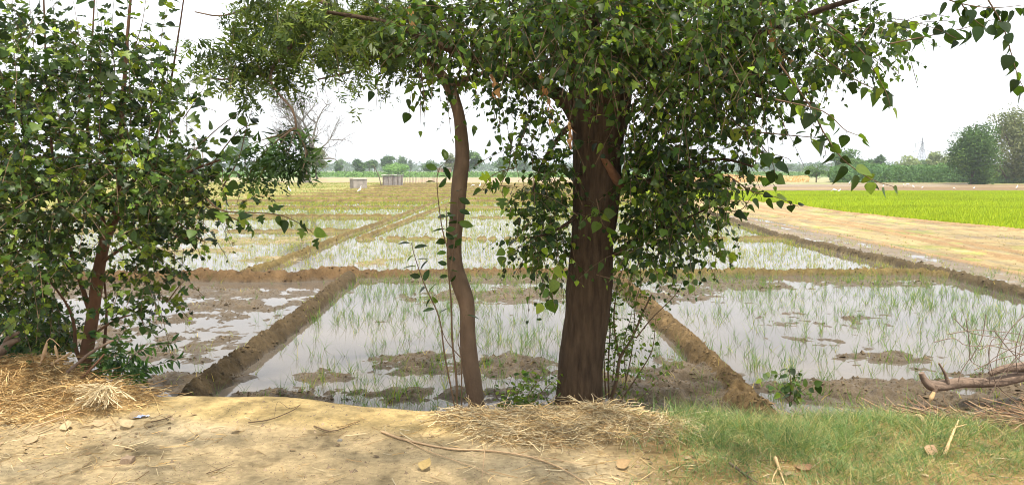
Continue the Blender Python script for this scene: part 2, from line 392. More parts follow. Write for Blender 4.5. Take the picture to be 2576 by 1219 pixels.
def shoot(LV, TB, pts, Y, sp, size, temps, r=rng, w0=5, droop=.5, cols=None, wts=(3, 3, 3, 3, 1.5, .5), open_=.8, start=.0, taper=.3):
    """an explicit twig through picture points (px,py[,Y]) with alternate leaves"""
    P = []
    for i, q in enumerate(pts):
        y = q[2] if len(q) > 2 else Y
        P.append([*at_depth(q[0], q[1], y), w0 * pxm(y) / 2 * (1 - (1 - taper) * i / (len(pts) - 1))])
    P = np.array(P); tube(TB, P, ns=5, step=.04)
    R = resample(P, .005); c = R[:, :3]; ln = np.concatenate([[0], np.cumsum(np.linalg.norm(np.diff(c, axis=0), axis=1))])
    d = np.arange(start * ln[-1] + sp, ln[-1], sp); idx = np.clip(np.searchsorted(ln, d), 1, len(c) - 2)
    c0 = c[idx]; tan = norm(c[idx + 1] - c[idx - 1]); n = len(c0)
    if n == 0: return
    sg = np.where(np.arange(n) % 2, 1, -1)[:, None]
    side = norm(np.cross(tan, np.array([0, 1.0, 0]) + .5 * r.normal(size=(n, 3))))
    A = norm(tan * .5 + side * sg * open_ + np.array([0, 0, -droop]) + .25 * r.normal(size=(n, 3)))
    Nn = norm(np.array([0, -.5, .7]) + .6 * r.normal(size=(n, 3)))
    S = size * r.uniform(.7, 1.2, n); C = leafcol(n, wts, r=r) if cols is None else cols(n)
    ch = r.integers(0, len(temps), n)
    for i, T in enumerate(temps):
        m_ = ch == i
        if m_.any(): LV.add(T, c0[m_], A[m_], Nn[m_], S[m_], C[m_])

# ------------------------------------------------------------------ the ground
EDGE = [on_ground(a, b, 0.0)[:2] for a, b in [(-1500, 1000), (-600, 975), (0, 985), (290, 995), (640, 1010), (1100, 1043), (1250, 1040), (1640, 1040), (2000, 1050), (2576, 1062), (3600, 1085)]]
EX = np.array([e[0] for e in EDGE]); EYY = np.array([e[1] for e in EDGE])
def edge_y(x): return np.interp(x, EX, EYY)

BUNDS = [  # polyline in picture points on the field, half width, height, colour index
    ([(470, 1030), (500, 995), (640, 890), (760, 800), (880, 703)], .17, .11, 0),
    ([(1925, 1075), (1860, 1003), (1740, 880), (1640, 785), (1560, 715), (1530, 690)], .165, .12, 1),
    ([(-900, 715), (200, 706), (450, 704), (700, 706), (890, 697)], .24, .15, 2),
    ([(890, 697), (1150, 692), (1350, 690), (1560, 695)], .17, .09, 2),
    ([(1560, 695), (1700, 692), (2000, 692), (2300, 690), (2400, 700)], .16, .08, 3),
    ([(600, 700), (700, 665), (870, 594), (960, 562), (1130, 497), (1200, 468)], .12, .09, 3),
    ([(905, 603), (1010, 562), (1150, 505), (1210, 480)], .13, .06, 3),
    ([(3400, 960), (2900, 828), (2576, 745), (2400, 700), (2200, 655), (1960, 597), (1760, 530), (1640, 493)], .19, .10, 4),
    ([(905, 601), (1400, 601), (1960, 601)], .12, .09, 3),
    ([(-900, 583), (400, 582), (880, 583)], .12, .09, 3),
    ([(-900, 546), (980, 546)], .12, .09, 3), ([(1045, 548), (1820, 548)], .12, .09, 3),
    ([(-200, 523), (1050, 522)], .12, .09, 3), ([(1105, 524), (1740, 525)], .12, .09, 3),
    ([(500, 508), (1090, 507)], .2, .14, 3), ([(1140, 508), (1700, 508)], .2, .14, 3),
    ([(640, 497), (1120, 497)], .22, .14, 3), ([(1170, 497), (1650, 497)], .22, .14, 3),
    ([(760, 489), (1650, 489)], .22, .14, 3), ([(800, 482.5), (1650, 482.5)], .22, .13, 3), ([(870, 477.5), (1650, 477.5)], .22, .13, 3),
    ([(890, 473), (1650, 473)], .22, .13, 3), ([(920, 469.5), (1650, 469.5)], .22, .12, 3), ([(940, 466.5), (1650, 466.5)], .22, .12, 3), ([(960, 464), (1650, 464)], .22, .12, 3),
]
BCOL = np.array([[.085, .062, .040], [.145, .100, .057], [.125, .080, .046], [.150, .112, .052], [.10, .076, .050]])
RUTS = [([(1850, 548), (2100, 592), (2400, 655), (2700, 720)], .12, .05), ([(1900, 530), (2200, 580), (2576, 660), (2900, 730)], .25, .06),
        ([(2576, 583), (2300, 557), (2120, 537), (1960, 513), (1700, 500)], .25, .1), ([(3200, 652), (2576, 585)], .25, .1), ([(1900, 520), (2300, 590), (2800, 680)], .2, .04)]
MUD = [  # mud standing out of the water: px,py,rx,ry (picture), lift
    (1180, 745, 170, 16, .055), (1330, 735, 120, 18, .06), (1050, 915, 90, 26, .085), (1300, 925, 110, 28, .085), (820, 945, 70, 16, .06), (1160, 925, 60, 18, .06), (950, 905, 60, 14, .055),
    (1100, 995, 330, 18, .085), (760, 1000, 160, 22, .08), (1650, 1000, 200, 60, .13), (1760, 960, 90, 50, .10), (1600, 1030, 200, 30, .13),
    (450, 860, 260, 60, .030), (600, 800, 260, 40, .030), (560, 740, 300, 14, .04), (600, 770, 130, 16, .085), (650, 735, 90, 10, .05), (520, 800, 120, 14, .075), (760, 760, 70, 12, .05), (560, 860, 70, 7, .055), (480, 960, 110, 22, .085), (430, 800, 80, 10, .05), (700, 800, 70, 9, .045),
    (2080, 800, 170, 22, .045), (2050, 850, 120, 18, .035), (2230, 900, 130, 26, .05), (2260, 990, 330, 30, .11), (2480, 1005, 300, 30, .12), (2700, 1000, 300, 60, .13), (1700, 740, 90, 20, .06), (1850, 715, 200, 12, .055), (2200, 712, 250, 8, .05), (1600, 735, 60, 14, .06),
    (600, 605, 250, 12, .06), (700, 650, 90, 12, .05), (780, 600, 90, 8, .05), (480, 630, 160, 12, .05), (1250, 705, 330, 9, .06), (300, 735, 300, 14, .05), (150, 850, 200, 40, .06), (960, 660, 60, 12, .05)]
Z_TAN = pg([(1640, 490), (1760, 530), (1960, 597), (2200, 655), (2400, 700), (2576, 745), (2900, 828), (4800, 1300), (4800, 470), (1640, 470)])
Z_WET = pg([(1800, 540), (1900, 548), (2150, 600), (2400, 655), (2576, 692), (3000, 770), (3000, 855), (2576, 742), (2300, 680), (2000, 605), (1780, 536)])
Z_GREEN = pg([(1600, 495), (1750, 501), (1960, 511), (2120, 535), (2300, 555), (2576, 583), (3300, 655), (4800, 800), (4800, 484), (1600, 484)])
Z_GRASS = pg([(-2600, 530), (100, 528), (420, 517), (648, 503), (874, 482), (935, 480), (960, 467), (1060, 461), (1060, 459), (-2600, 459)])

def field(x, y):
    """height, colour, wetness at world x,y"""
    f1 = fbm(x * 1.1, y * 1.1, 3, 1); f2 = fbm(x * 5, y * 5, 3, 5); f3 = fbm(x * 16, y * 16, 3, 9); fw = fbm(x * .35, y * .35, 3, 21)
    f4 = fbm(x * 9 + 50, y * 9, 3, 13)
    # --- field level
    z = -0.630 + .022 * f1 + .020 * f2 + .008 * f3 - .010 * sstep(16, 18, y) + .012 * fw * sstep(16, 18, y)
    c = np.zeros(x.shape + (3,)); c[:] = (.125, .094, .068); wet = np.full(x.shape, .8); c[y > 17] = (.27, .21, .12); u = (y > 17) & (fbm(x * .9, y * 1.8, 3, 88) > .1); c[u] = (.22, .19, .085)
    z = z + (.014 * f4 - .001) * (y < 17)
    lift = np.zeros(x.shape)
    for (px, py, rx, ry, a) in MUD:
        g = on_ground(px, py); sx = rx * g[1] / FPX; sy = ry * g[1] ** 2 / (FPX * 2.3) * 1.02
        q = ((x - g[0]) / sx) ** 2 + ((y - g[1]) / sy) ** 2
        lift = np.maximum(lift, a * np.exp(-np.clip(q, 0, 30) ** 1.0 * .8))
    clod = np.abs(fbm(x * 4.2, y * 4.2, 4, 31))
    z = z + lift * (.75 + .8 * f2 + .35 * f1) + np.where(lift > .012, (.045 * (.35 - clod) + .05 * (.28 - np.abs(f4)) + .03 * (.3 - np.abs(f3))) * np.clip(lift / .05, 0, 1), 0)
    tan = inpoly(x, y, Z_TAN); wetz = inpoly(x, y, Z_WET); green = inpoly(x, y, Z_GREEN); grass = inpoly(x, y, Z_GRASS)
    # tan dry strip
    k = tan
    z = np.where(k, -.572 + .012 * f1 + .012 * f2 + .006 * f3, z)
    c[k] = (.33, .26, .15); wet = np.where(k, .25, wet)
    dk = k & (fbm(x * .5 + 3, y * 1.6, 4, 51) > .12); c[dk] = (.29, .21, .12)
    gs = k & (fbm(x * .8, y * .8, 4, 77) > .3); c[gs] = (.27, .26, .10)
    ga, gb = on_ground(2576, 745), on_ground(1760, 530); dv = (gb - ga)[:2]; dv = dv / np.linalg.norm(dv); al = x * dv[0] + y * dv[1]; ac = -x * dv[1] + y * dv[0]
    fur = fbm(ac * 2.2, al * .25, 4, 151); stk = fbm(ac * 7, al * 1.1, 3, 161); z = np.where(k, z + .02 * fur + .012 * stk, z); c[k] = c[k] * (1 + .38 * fur[k] + .3 * stk[k])[:, None]
    k = wetz
    z = np.where(k, -.592 + .018 * f2 + .010 * f1 + .008 * f3, z); z = np.where(k, z + .012 * fur, z); c[k] = np.array([.22, .168, .125]) * (1 + .3 * fur[k] + .25 * stk[k])[:, None]; wet = np.where(k, .55, wet)
    k = green; z = np.where(k, -.63, z); c[k] = (.10, .13, .03)
    k = grass; z = np.where(k, -.57 + .02 * f2, z); c[k] = (.20, .215, .075); wet = np.where(k, .1, wet)
    gd = grass & (fbm(x * .25, y * .5, 4, 61) > .05); c[gd] = (.28, .24, .11)
    Yf1 = on_ground(1288, 484)[1]; Yf2 = on_ground(1288, 460)[1]; Yo = on_ground(1288, 447.5)[1]
    k = (y > Yf1) & (y <= Yf2) & (x > on_ground(1650, 470)[0] * y / on_ground(1650, 470)[1])
    z = np.where(k, -.56 + .05 * np.sin(y * 1.9) * (fbm(x * .1, y * .3, 2, 4) > -.3), z); c[k] = (.18, .125, .078)
    kk = k & ((fbm(x * .04, y * .35, 3, 71) > .05)); c[kk] = (.25, .19, .125)
    kk = k & (y > on_ground(1288, 464)[1]) & (fbm(x * .1, y * .3, 3, 81) > -.2); c[kk] = (.22, .22, .09)
    kk = k & (y < on_ground(1288, 478)[1]) & (fbm(x * .05, y * .9, 2, 72) > .0); c[kk] = (.17, .12, .085)
    k = (y > Yf2) & (y <= Yo); z = np.where(k, -.55, z); c[k] = (.30, .205, .12)
    kk = k & (x < -20) & (fbm(x * .06, y * .2, 3, 91) > .0); c[kk] = (.22, .24, .09)
    kk = k & (x > 40); c[kk] = (.26, .24, .11)
    k = y > Yo; z = np.where(k, -.5, z); c[k] = (.13, .19, .06)
    kk = k & (y > 330); c[kk] = (.15, .18, .09)
    # --- bunds and ruts
    for pts, w, h, ci in BUNDS:
        P = pg(pts); ys = [p[1] for p in P]; m = (y > min(ys) - 1.5) & (y < max(ys) + 1.5)
        if not m.any(): continue
        d = seg_dist(x[m], y[m], P) + .09 * f2[m] + .07 * f1[m]
        pr = np.clip(1 - (d / w) ** 2, 0, 1) ** .75
        hz = -.62 + pr * (h + .05) * (1 + .35 * f1[m] + .3 * f2[m]) + pr * (.10 * (.4 - clod[m]) + .04 * f2[m] + .075 * (.35 - np.abs(f3[m])) * (.5 + .5 * (f1[m] > -.2)) + .05 * (.3 - np.abs(f4[m])))
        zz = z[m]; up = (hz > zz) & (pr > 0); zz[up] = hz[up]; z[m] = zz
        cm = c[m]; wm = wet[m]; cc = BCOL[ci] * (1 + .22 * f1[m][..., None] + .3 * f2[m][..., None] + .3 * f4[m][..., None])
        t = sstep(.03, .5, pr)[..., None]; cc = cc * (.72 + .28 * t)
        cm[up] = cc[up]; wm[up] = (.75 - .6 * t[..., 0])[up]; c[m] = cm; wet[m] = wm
    for pts, w, h in RUTS:
        P = pg(pts); ys = [p[1] for p in P]; m = (y > min(ys) - 1.5) & (y < max(ys) + 1.5)
        d = seg_dist(x[m], y[m], P) + .06 * f2[m] + .1 * f1[m]; pr = np.clip(1 - (d / w) ** 2, 0, 1)
        z[m] += pr * h; cm = c[m]; u = pr > .2; cm[u] = np.array([.30, .20, .115]); c[m] = cm
    # greenish film on bund flanks
    # --- road and its shoulder
    e = y - edge_y(x) + .10 * fbm(x * 1.3, y * .3, 3, 41) + .03 * f2
    s = sstep(-.12, 1.35, e); right = sstep(.6, 1.6, x)
    zr = .010 * f1 + .005 * f2 + .0025 * f3 + .03 * sstep(-.8, -.1, e) * (1 - right)
    zz = zr * (1 - s) + (-.66 - .02) * s + s * (1 - s) * (.10 * f2 + .12 * f1)
    k = e < 1.45
    shoulder = k & (zz > z); z = np.where(k, np.maximum(z, zz), z); z = np.where(e < 0.1, zz, z)
    road = np.zeros(x.shape + (3,)); road[:] = (.475, .37, .25)
    yel = sstep(-.62, -.32, e + .12 * f1) * (1 - sstep(.9, 1.5, x))
    road = road * (1 - yel[..., None]) + np.array([.56, .42, .23]) * yel[..., None]
    pale = sstep(.1, .6, fbm(x * .9, y * 1.7, 3, 111)); road = road * (1 - .4 * pale[..., None]) + np.array([.50, .43, .35]) * .4 * pale[..., None]
    grs = sstep(.3, 1.1, x + .2 * f1); road = road * (1 - grs[..., None]) + np.array([.36, .25, .13]) * grs[..., None]
    dn = sstep(.15, .4, e)[..., None]; road = road * (1 - dn) + np.array([.20, .135, .08]) * dn
    dirt = sstep(.25, .55, fbm(x * 7, y * 9, 3, 131)); road = road * (1 - .35 * dirt[..., None])
    m = (e < 0.1) | shoulder
    c[m] = road[m]; wet = np.where(m, .05, wet)
    # damp soil near the water line
    dz = z - WATER; damp = (1 - sstep(.0, .05, dz)) * (~m) * (~grass) * (y < 60)
    c = c * (1 - .22 * damp[..., None]) * np.array([1.02, 1.0, .84]); wet = np.maximum(wet, damp * .9)
    return z, c, wet

def build_ground():
    Y = list(np.linspace(-9, 2.2, 40)[:-1]); v = 2.2
    while v < 175: Y.append(v); v += max(.0135, v * v / 4310 * 1.25)
    while v < 6500: Y.append(v); v *= 1.12
    for q in (546, 523, 507.5, 497, 489, 482.5, 477.5, 473, 469.5, 466.5, 464):
        yb = on_ground(1288, q)[1]; Y += [yb + k for k in (-.5, -.36, -.26, -.16, -.08, 0, .08, .16, .26, .36, .5)]
    Y = np.array(sorted(Y)); t = np.linspace(-1, 1, 1240)
    W = np.maximum(Y + 3.0, 5.2); X = t[None] * W[:, None]; YY = np.repeat(Y[:, None], len(t), 1)
    X = np.where(YY < 2.2, X, X)
    z, c, wet = field(X.ravel(), YY.ravel())
    ny, nx = X.shape; i = np.arange(ny - 1)[:, None] * nx; j = np.arange(nx - 1)[None]
    F = np.stack([i + j, i + j + 1, i + nx + j + 1, i + nx + j], -1).reshape(-1, 4)
    V = np.stack([X.ravel(), YY.ravel(), z], -1)
    o = mk('ground', V, [F], M_ground, None, np.concatenate([c, wet[:, None]], 1)); o['kind'] = 'structure'
    V = [(-140, 4.9, WATER), (140, 4.9, WATER), (140, 128, WATER), (-140, 128, WATER)]
    o = mk('water', V, [[(0, 1, 2, 3)]], M_water); o['kind'] = 'structure'
build_ground()
def gz(x, y):
    z, _, _ = field(np.atleast_1d(np.asarray(x, float)), np.atleast_1d(np.asarray(y, float))); return z

# ------------------------------------------------------------------ clods of earth on banks and mud
def clods():
    r = np.random.default_rng(4); n = 150000
    y = 5.3 + 21 * r.random(n) ** 1.6; x = r.uniform(-.95, .95, n) * (y + 1); z, c, wet = field(x, y)
    e = y - edge_y(x); k = (z > -.59) & (e > .4) & ~(inpoly(x, y, Z_TAN) & (r.random(n) < .8)) & (fbm(x * 2.5, y * 2.5, 3, 66) + .9 * r.random(n) > .25)
    x, y, z, c = x[k], y[k], z[k], c[k]; n = len(x); s = np.clip(r.lognormal(-4.45, .5, n), .004, .045) * (.75 + .02 * y)
    tv = np.array([[1, 0, 0], [0, 1, 0], [-1, 0, 0], [0, -1, 0], [.1, 0, .85], [0, 0, -.5]]); F = np.array([[0, 1, 4], [1, 2, 4], [2, 3, 4], [3, 0, 4], [1, 0, 5], [2, 1, 5], [3, 2, 5], [0, 3, 5]])
    V = tv[None] * s[:, None, None] * r.uniform(.5, 1.4, (n, 6, 1)) + r.normal(0, .15, (n, 6, 3)) * s[:, None, None]; a = r.uniform(0, 6.28, n); ca, sa = np.cos(a)[:, None], np.sin(a)[:, None]
    V = np.stack([V[..., 0] * ca - V[..., 1] * sa, V[..., 0] * sa + V[..., 1] * ca, V[..., 2]], -1) + np.stack([x, y, z], -1)[:, None]
    B = Buf(); B.add(V.reshape(-1, 3), (F[None] + (np.arange(n) * 6)[:, None, None]).reshape(-1, 3), np.repeat(c * r.uniform(.45, 1.25, (n, 1)), 6, 0))
    tag(B.build('earth_clods', M_clod, None, False), 'crumbly brown clods of earth over the banks and mud patches', 'clods', kind='stuff')
M_clod = mat('clod', None, .85, .2, 80, .25)
clods()

# ------------------------------------------------------------------ rice seedlings
def rand_view(n, y0, y1, xl, xr, r):
    """points in a wedge between field depths, density even per ground area"""
    y = np.sqrt(r.uniform(y0 * y0, y1 * y1, n)); x = r.uniform(xl, xr, n) * y; return x, y
def seedlings():
    r = np.random.default_rng(5)
    for name, (y0, y1, n, nb, K, h, w, lab) in {
        'near': (6.6, 16.4, 12500, 5, 4, .25, .0043, 'sparse green rice seedlings standing in the near flooded plots'),
        'middle': (16.5, 40, 60000, 4, 3, .16, .0075, 'young rice seedlings in the pale flooded plots beyond the thick mud bank'),
        'far': (40, 125, 300000, 3, 2, .16, .027, 'thin yellow green rice in the many narrow far plots')}.items():
        x, y = rand_view(n, y0, y1, -.95, .95, r)
        z, c, wet = field(x, y)
        tanm = inpoly(x, y, Z_TAN); keep = (z < np.where(y > 17, -.585, -.555)) & ~inpoly(x, y, Z_GREEN)
        gr = inpoly(x, y, Z_GRASS)
        if name == 'near':
            dens = .55 + .9 * fbm(x * .7, y * .7, 3, 8); xl = np.where(y < 16.2, -.5, 0)
            b1 = pg(BUNDS[0][0]); bx = np.interp(y, [p[1] for p in b1], [p[0] for p in b1])
            dens = np.where(x < bx, .015, dens); b2 = pg(BUNDS[1][0]); bx2 = np.interp(y, [p[1] for p in b2][::-1] if b2[0][1] > b2[-1][1] else [p[1] for p in b2], [p[0] for p in b2][::-1] if b2[0][1] > b2[-1][1] else [p[0] for p in b2]); dens = np.where(x > bx2, dens * .8, dens)
            keep &= r.random(n) < dens
        elif name == 'middle':
            keep &= r.random(n) < .75 + .5 * fbm(x * .4, y * .4, 3, 8)
            keep &= ~(tanm & (r.random(n) < .82))
        else:
            keep &= (z < -.60) & ~(tanm) & ~gr & (x < on_ground(1660, 470)[0] / on_ground(1660, 470)[1] * y)
        x, y, z = x[keep], y[keep], np.maximum(z[keep], WATER - .02); m = len(x)
        P = np.repeat(np.stack([x, y, z], -1), nb, 0); q = len(P); P[:, :2] += r.normal(0, .012 if name == 'near' else .03, (q, 2))
        a = r.uniform(0, 2 * np.pi, q); lean = r.uniform(.05, .75, q)
        D = norm(np.stack([np.cos(a) * lean, np.sin(a) * lean, np.ones(q)], -1))
        Bd = np.stack([np.cos(a), np.sin(a), -np.ones(q)], -1) * (r.random(q) ** 2 * .55)[:, None]
        L = h * r.uniform(.5, 1.25, q) * np.repeat(r.uniform(.6, 1.15, m), nb)
        pal = np.array([[.07, .16, .03], [.14, .24, .04], [.24, .29, .035], [.38, .34, .06]])
        C = pal[r.choice(4, q, p=[.58, .27, .10, .05] if name == 'near' else [.03, .25, .42, .3])] * r.uniform(.8, 1.2, (q, 1))
        B = Buf(); sd = norm(np.stack([np.cos(a + 1.57 * r.random(q)), .3 * np.sin(a), np.zeros(q)], -1) + 1e-3)
        ribbons(B, P, D, Bd, L, np.full(q, w), K, C, True, sd, r)
        tag(B.build('rice_seedlings', M_blade), lab, 'rice seedlings', kind='stuff')
seedlings()

def rice_field():
    r = np.random.default_rng(6); n = 300000
    x, y = rand_view(n, 24, on_ground(1288, 484)[1], .12, .95, r); k = inpoly(x, y, Z_GREEN); x, y = x[k], y[k]; n = len(x)
    P = np.stack([x, y, np.full(n, -.62)], -1); a = r.uniform(0, 2 * np.pi, n)
    D = norm(np.stack([np.cos(a) * .22, np.sin(a) * .22, np.ones(n)], -1)); Bd = np.stack([np.cos(a), np.sin(a), -.6 * np.ones(n)], -1) * .14
    v = fbm(x * .12, y * .5, 3, 3)
    L = (.30 + .03 * v) * r.uniform(.7, 1.15, n)
    pal = np.array([[.24, .34, .006], [.33, .42, .008], [.42, .48, .02], [.15, .25, .008]])
    C = pal[r.choice(4, n, p=[.35, .38, .12, .15])] * (1 + .25 * v[:, None]) * r.uniform(.85, 1.15, (n, 1))
    B = Buf(); ribbons(B, P, D, Bd, L, .014 + .0006 * y, 2, C, True, np.tile([1., 0, 0], (n, 1)), r)
    tag(B.build('rice_crop', M_blade), 'dense bright green rice crop filling the field on the right', 'rice crop', kind='stuff')
rice_field()

# ------------------------------------------------------------------ the thick mulberry tree
def world_sprigs(LV, TW, c, rad, n, size, temps, r, k=8, **kw):
    q = norm(r.normal(size=(n, 3))) * (r.random((n, 1)) ** .4)
    P0 = np.array(c) + q * np.array(rad); D = norm(norm(q) * .6 + r.normal(size=(n, 3)) * .6)
    sprigs(LV, TW, P0, D, r.uniform(.25, .5, n), k, size, temps, None, .6, .8, .6, r, **kw)

def mulberry_main():
    r = np.random.default_rng(21); Y = 5.8
    base = at_depth(1455, 1030, Y); base[2] = gz(base[0], base[1])[0]
    t = thing('mulberry_tree', 'big thick dark brown tree trunk right of centre with heart shaped leaves', 'tree', base)
    B = Buf()
    prof = [(1120, 1452, 172), (1060, 1454, 150), (1030, 1455, 132), (1000, 1457, 122), (950, 1460, 115), (900, 1463, 112), (800, 1476, 111), (720, 1483, 114), (650, 1488, 110), (600, 1491, 108), (500, 1500, 116), (400, 1502, 124), (300, 1506, 136), (240, 1508, 146), (190, 1510, 140), (140, 1512, 100)]
    ptube(B, [(x, y, w) for y, x, w in prof], Y, ns=110, step=.014, rough=.06, furrow=.009, seed=3)
    ptube(B, [(1476, 300, 78), (1468, 200, 74), (1474, 100, 66), (1482, 0, 60), (1490, -200, 50), (1480, -500, 40)], Y, ns=36, step=.03, rough=.08, furrow=.006, seed=5)
    ptube(B, [(1540, 330, 70), (1558, 220, 66), (1570, 120, 60), (1590, 0, 54), (1630, -200, 46), (1680, -500, 36)], Y + .05, ns=36, step=.03, rough=.08, furrow=.006, seed=6)
    B.build('trunk', M_bark, t)
    LB = [
        [(1468, 330, 46), (1430, 262, 40), (1380, 222, 34), (1323, 199, 30), (1240, 165, 24, 5.6), (1120, 120, 18, 5.4), (980, 60, 13, 5.3), (820, 30, 8, 5.2)],
        [(1560, 200, 44), (1650, 150, 38, 5.6), (1780, 130, 30, 5.4), (1900, 90, 22, 5.2), (2080, 20, 14, 5.0), (2240, -20, 9, 4.7), (2420, -25, 6, 4.3), (2640, -10, 4, 4.0)],
        [(1548, 480, 26), (1590, 470, 18, 5.7), (1680, 440, 12, 5.6), (1800, 400, 8, 5.5), (1900, 420, 5, 5.4)],
        [(1545, 640, 14), (1600, 600, 10, 5.7), (1700, 560, 7, 5.6), (1790, 520, 5, 5.5)],
        [(1470, 300, 22), (1420, 330, 14, 5.7), (1370, 400, 9, 5.6), (1340, 480, 6, 5.5)],
        [(1700, 140, 16, 5.5), (1800, 210, 12, 5.4), (1950, 250, 9, 5.3), (2050, 260, 6, 5.2)],
        [(1475, 520, 14), (1430, 560, 9, 5.6), (1370, 590, 6, 5.5), (1310, 600, 4, 5.4)]]
    for b in LB:
        B = Buf(); ptube(B, b, Y, ns=12, step=.05, rough=.08, seed=2); B.build('branch', M_bark, t)
    # broken reddish stub on the trunk's front
    B = Buf(); ptube(B, [(1560, 470, 26, 5.74), (1548, 445, 30, 5.66), (1532, 418, 22, 5.62), (1520, 402, 16, 5.60), (1512, 398, 5, 5.59)], ns=14, step=.012, rough=.45, seed=9)
    o = B.build('branch_stub', mat('raw_wood', (.17, .085, .045), .85, .2, 20, .4, .6, 60), t); o['label'] = 'broken reddish branch stub on the trunk'
    LV = Leaves(); TW = Buf(); H = [T_heart, T_heart, T_heart2, T_heart2, T_lobe]
    CULL[:] = [(1512, 225, 1508, 420, 80, .6), (1508, 420, 1495, 600, 85, .86), (1495, 600, 1470, 1000, 100, 1.0), (1150, 180, 1150, 700, 60, .9)]
    blobs(LV, TW, [
        (1480, 40, 260, 130, 5.6, 1.1, 4.4), (1250, 60, 190, 110, 5.5, 1.0, 3.2), (1750, 50, 230, 130, 5.5, 1.1, 4.2), (1980, 60, 190, 110, 5.3, .9, 2.8),
        (1090, 70, 150, 90, 5.3, .7, 2.0), (1230, 190, 120, 70, 5.5, .6, 2.0), (1760, 210, 180, 120, 5.5, .8, 3.6), (1900, 210, 120, 90, 5.3, .6, 2.0),
        (1350, 250, 90, 80, 5.5, .6, 1.6), (1660, 340, 90, 120, 5.7, .5, 2.4), (1590, 190, 80, 120, 5.2, .4, 1.6), (1480, 130, 150, 70, 5.0, .5, 1.4),
        (1390, 440, 60, 110, 5.7, .4, 2.2), (1350, 610, 70, 70, 5.6, .35, 2.2), (1390, 560, 50, 100, 5.8, .3, 2.4), (1320, 480, 60, 60, 5.5, .3, 1.0),
        (1640, 480, 90, 130, 5.7, .5, 3.6), (1740, 480, 110, 110, 5.6, .5, 2.6), (1620, 620, 80, 70, 5.7, .4, 3.0), (1720, 590, 80, 60, 5.6, .4, 2.2),
        (1850, 370, 90, 60, 5.4, .4, 1.3), (1830, 470, 70, 60, 5.4, .4, 1.3), (1530, 520, 30, 70, 5.45, .15, .9), (2120, 110, 120, 80, 5.0, .5, 1.4), (2240, 60, 90, 60, 4.7, .4, 1.2),
        (1580, 420, 40, 90, 5.5, .12, 2.2), (1570, 560, 35, 80, 5.5, .12, 2.0), (1430, 420, 30, 70, 5.55, .12, 1.4), (1425, 560, 28, 60, 5.55, .12, 1.6), (1330, 360, 60, 60, 5.5, .3, .8), (1560, 300, 60, 70, 5.3, .2, 1.0), (2040, 190, 70, 60, 5.1, .4, 1.2)],
        .053, H, k=8, L=(.2, .45), r=r)
    CULL[:] = []
    # unseen canopy above and behind the frame, added to shade road and leaves
    world_sprigs(LV, TW, (.8, 5.6, 5.2), (3.2, 2.2, 1.3), 750, .08, H, r)
    world_sprigs(LV, TW, (-.4, 2.6, 4.7), (2.8, 1.6, .8), 430, .08, H, r)
    world_sprigs(LV, TW, (2.6, 2.4, 4.9), (2.2, 1.4, .8), 160, .08, H, r)
    # explicit hanging twigs
    TB = Buf(); S = lambda *a, **k: shoot(LV, TB, *a, r=r, **k)
    S([(1960, 160), (2040, 270), (2070, 330), (2120, 400), (2190, 450), (2250, 470)], 4.3, .045, .095, [T_heart, T_heart2], w0=5, droop=.9)
    S([(1950, 250), (2070, 280), (2130, 330), (2180, 345)], 4.2, .05, .075, [T_heart2], w0=4, droop=.9)
    S([(1880, 330), (1980, 340), (2040, 345), (2090, 350)], 5.0, .05, .09, [T_heart, T_heart2], w0=4)
    S([(2080, 60), (2160, 120), (2200, 180), (2230, 235), (2240, 270)], 4.4, .045, .08, [T_heart2, T_heart], w0=4, droop=.8)
    S([(2050, 130), (2150, 200), (2240, 240)], 4.6, .04, .07, [T_heart2], w0=4, droop=.8)
    S([(2240, 110), (2340, 90), (2430, 70), (2530, 40)], 4.2, .045, .085, [T_heart, T_heart2], w0=4, droop=.9, wts=(5, 3, 1, .5, 0, 0))  # top right twigs: dark leaf mix imitates backlit shade in the colour
    S([(2360, -10), (2420, 10), (2500, 20), (2600, 10)], 4.0, .035, .075, [T_heart, T_heart2], w0=4, droop=.9, wts=(5, 3, 1, .5, 0, 0))
    S([(2480, -10), (2520, 60), (2540, 120), (2560, 190), (2585, 240)], 4.0, .035, .075, [T_heart, T_heart2], w0=4, droop=.9, open_=.6, wts=(5, 3, 1, .5, 0, 0))
    S([(2400, -20), (2440, 40), (2480, 70)], 4.0, .04, .075, [T_heart], w0=4, droop=1, wts=(5, 3, 1, .5, 0, 0))
    S([(1830, 440), (1890, 480), (1950, 495), (2010, 520)], 5.2, .045, .08, [T_heart, T_heart2], w0=4, droop=.5)
    S([(1800, 520), (1860, 530), (1900, 480)], 5.3, .06, .09, [T_heart, T_heart2], w0=4, droop=.8)
    S([(1840, 300), (1900, 350), (1940, 400), (1950, 440)], 5.1, .05, .10, [T_heart], w0=4, droop=.7)
    S([(1740, 580), (1800, 610), (1850, 650)], 5.4, .05, .07, [T_heart], w0=3)
    S([(1400, 640), (1400, 700), (1370, 760)], 5.2, .05, .12, [T_heart], w0=3, wts=(0, 1, 3, 3, 2, 1), droop=.6)
    S([(1330, 560), (1290, 610), (1260, 640)], 5.5, .05, .085, [T_heart, T_lobe], w0=3)
    S([(1300, 420), (1240, 440), (1210, 480)], 5.5, .06, .085, [T_heart, T_lobe], w0=3)
    S([(1290, 340), (1280, 420), (1260, 480), (1310, 540)], 5.5, .05, .085, [T_lobe, T_heart], w0=3)
    S([(1060, 180), (1058, 260), (1056, 350)], 5.3, .2, .05, [T_heart2], w0=3)
    S([(1180, 200), (1100, 190), (1040, 220), (1030, 290)], 5.4, .045, .075, [T_heart2, T_heart], w0=3, droop=.8)
    S([(1100, 100), (1000, 140), (960, 190), (940, 230)], 5.3, .045, .075, [T_heart2, T_heart], w0=3, droop=.8)
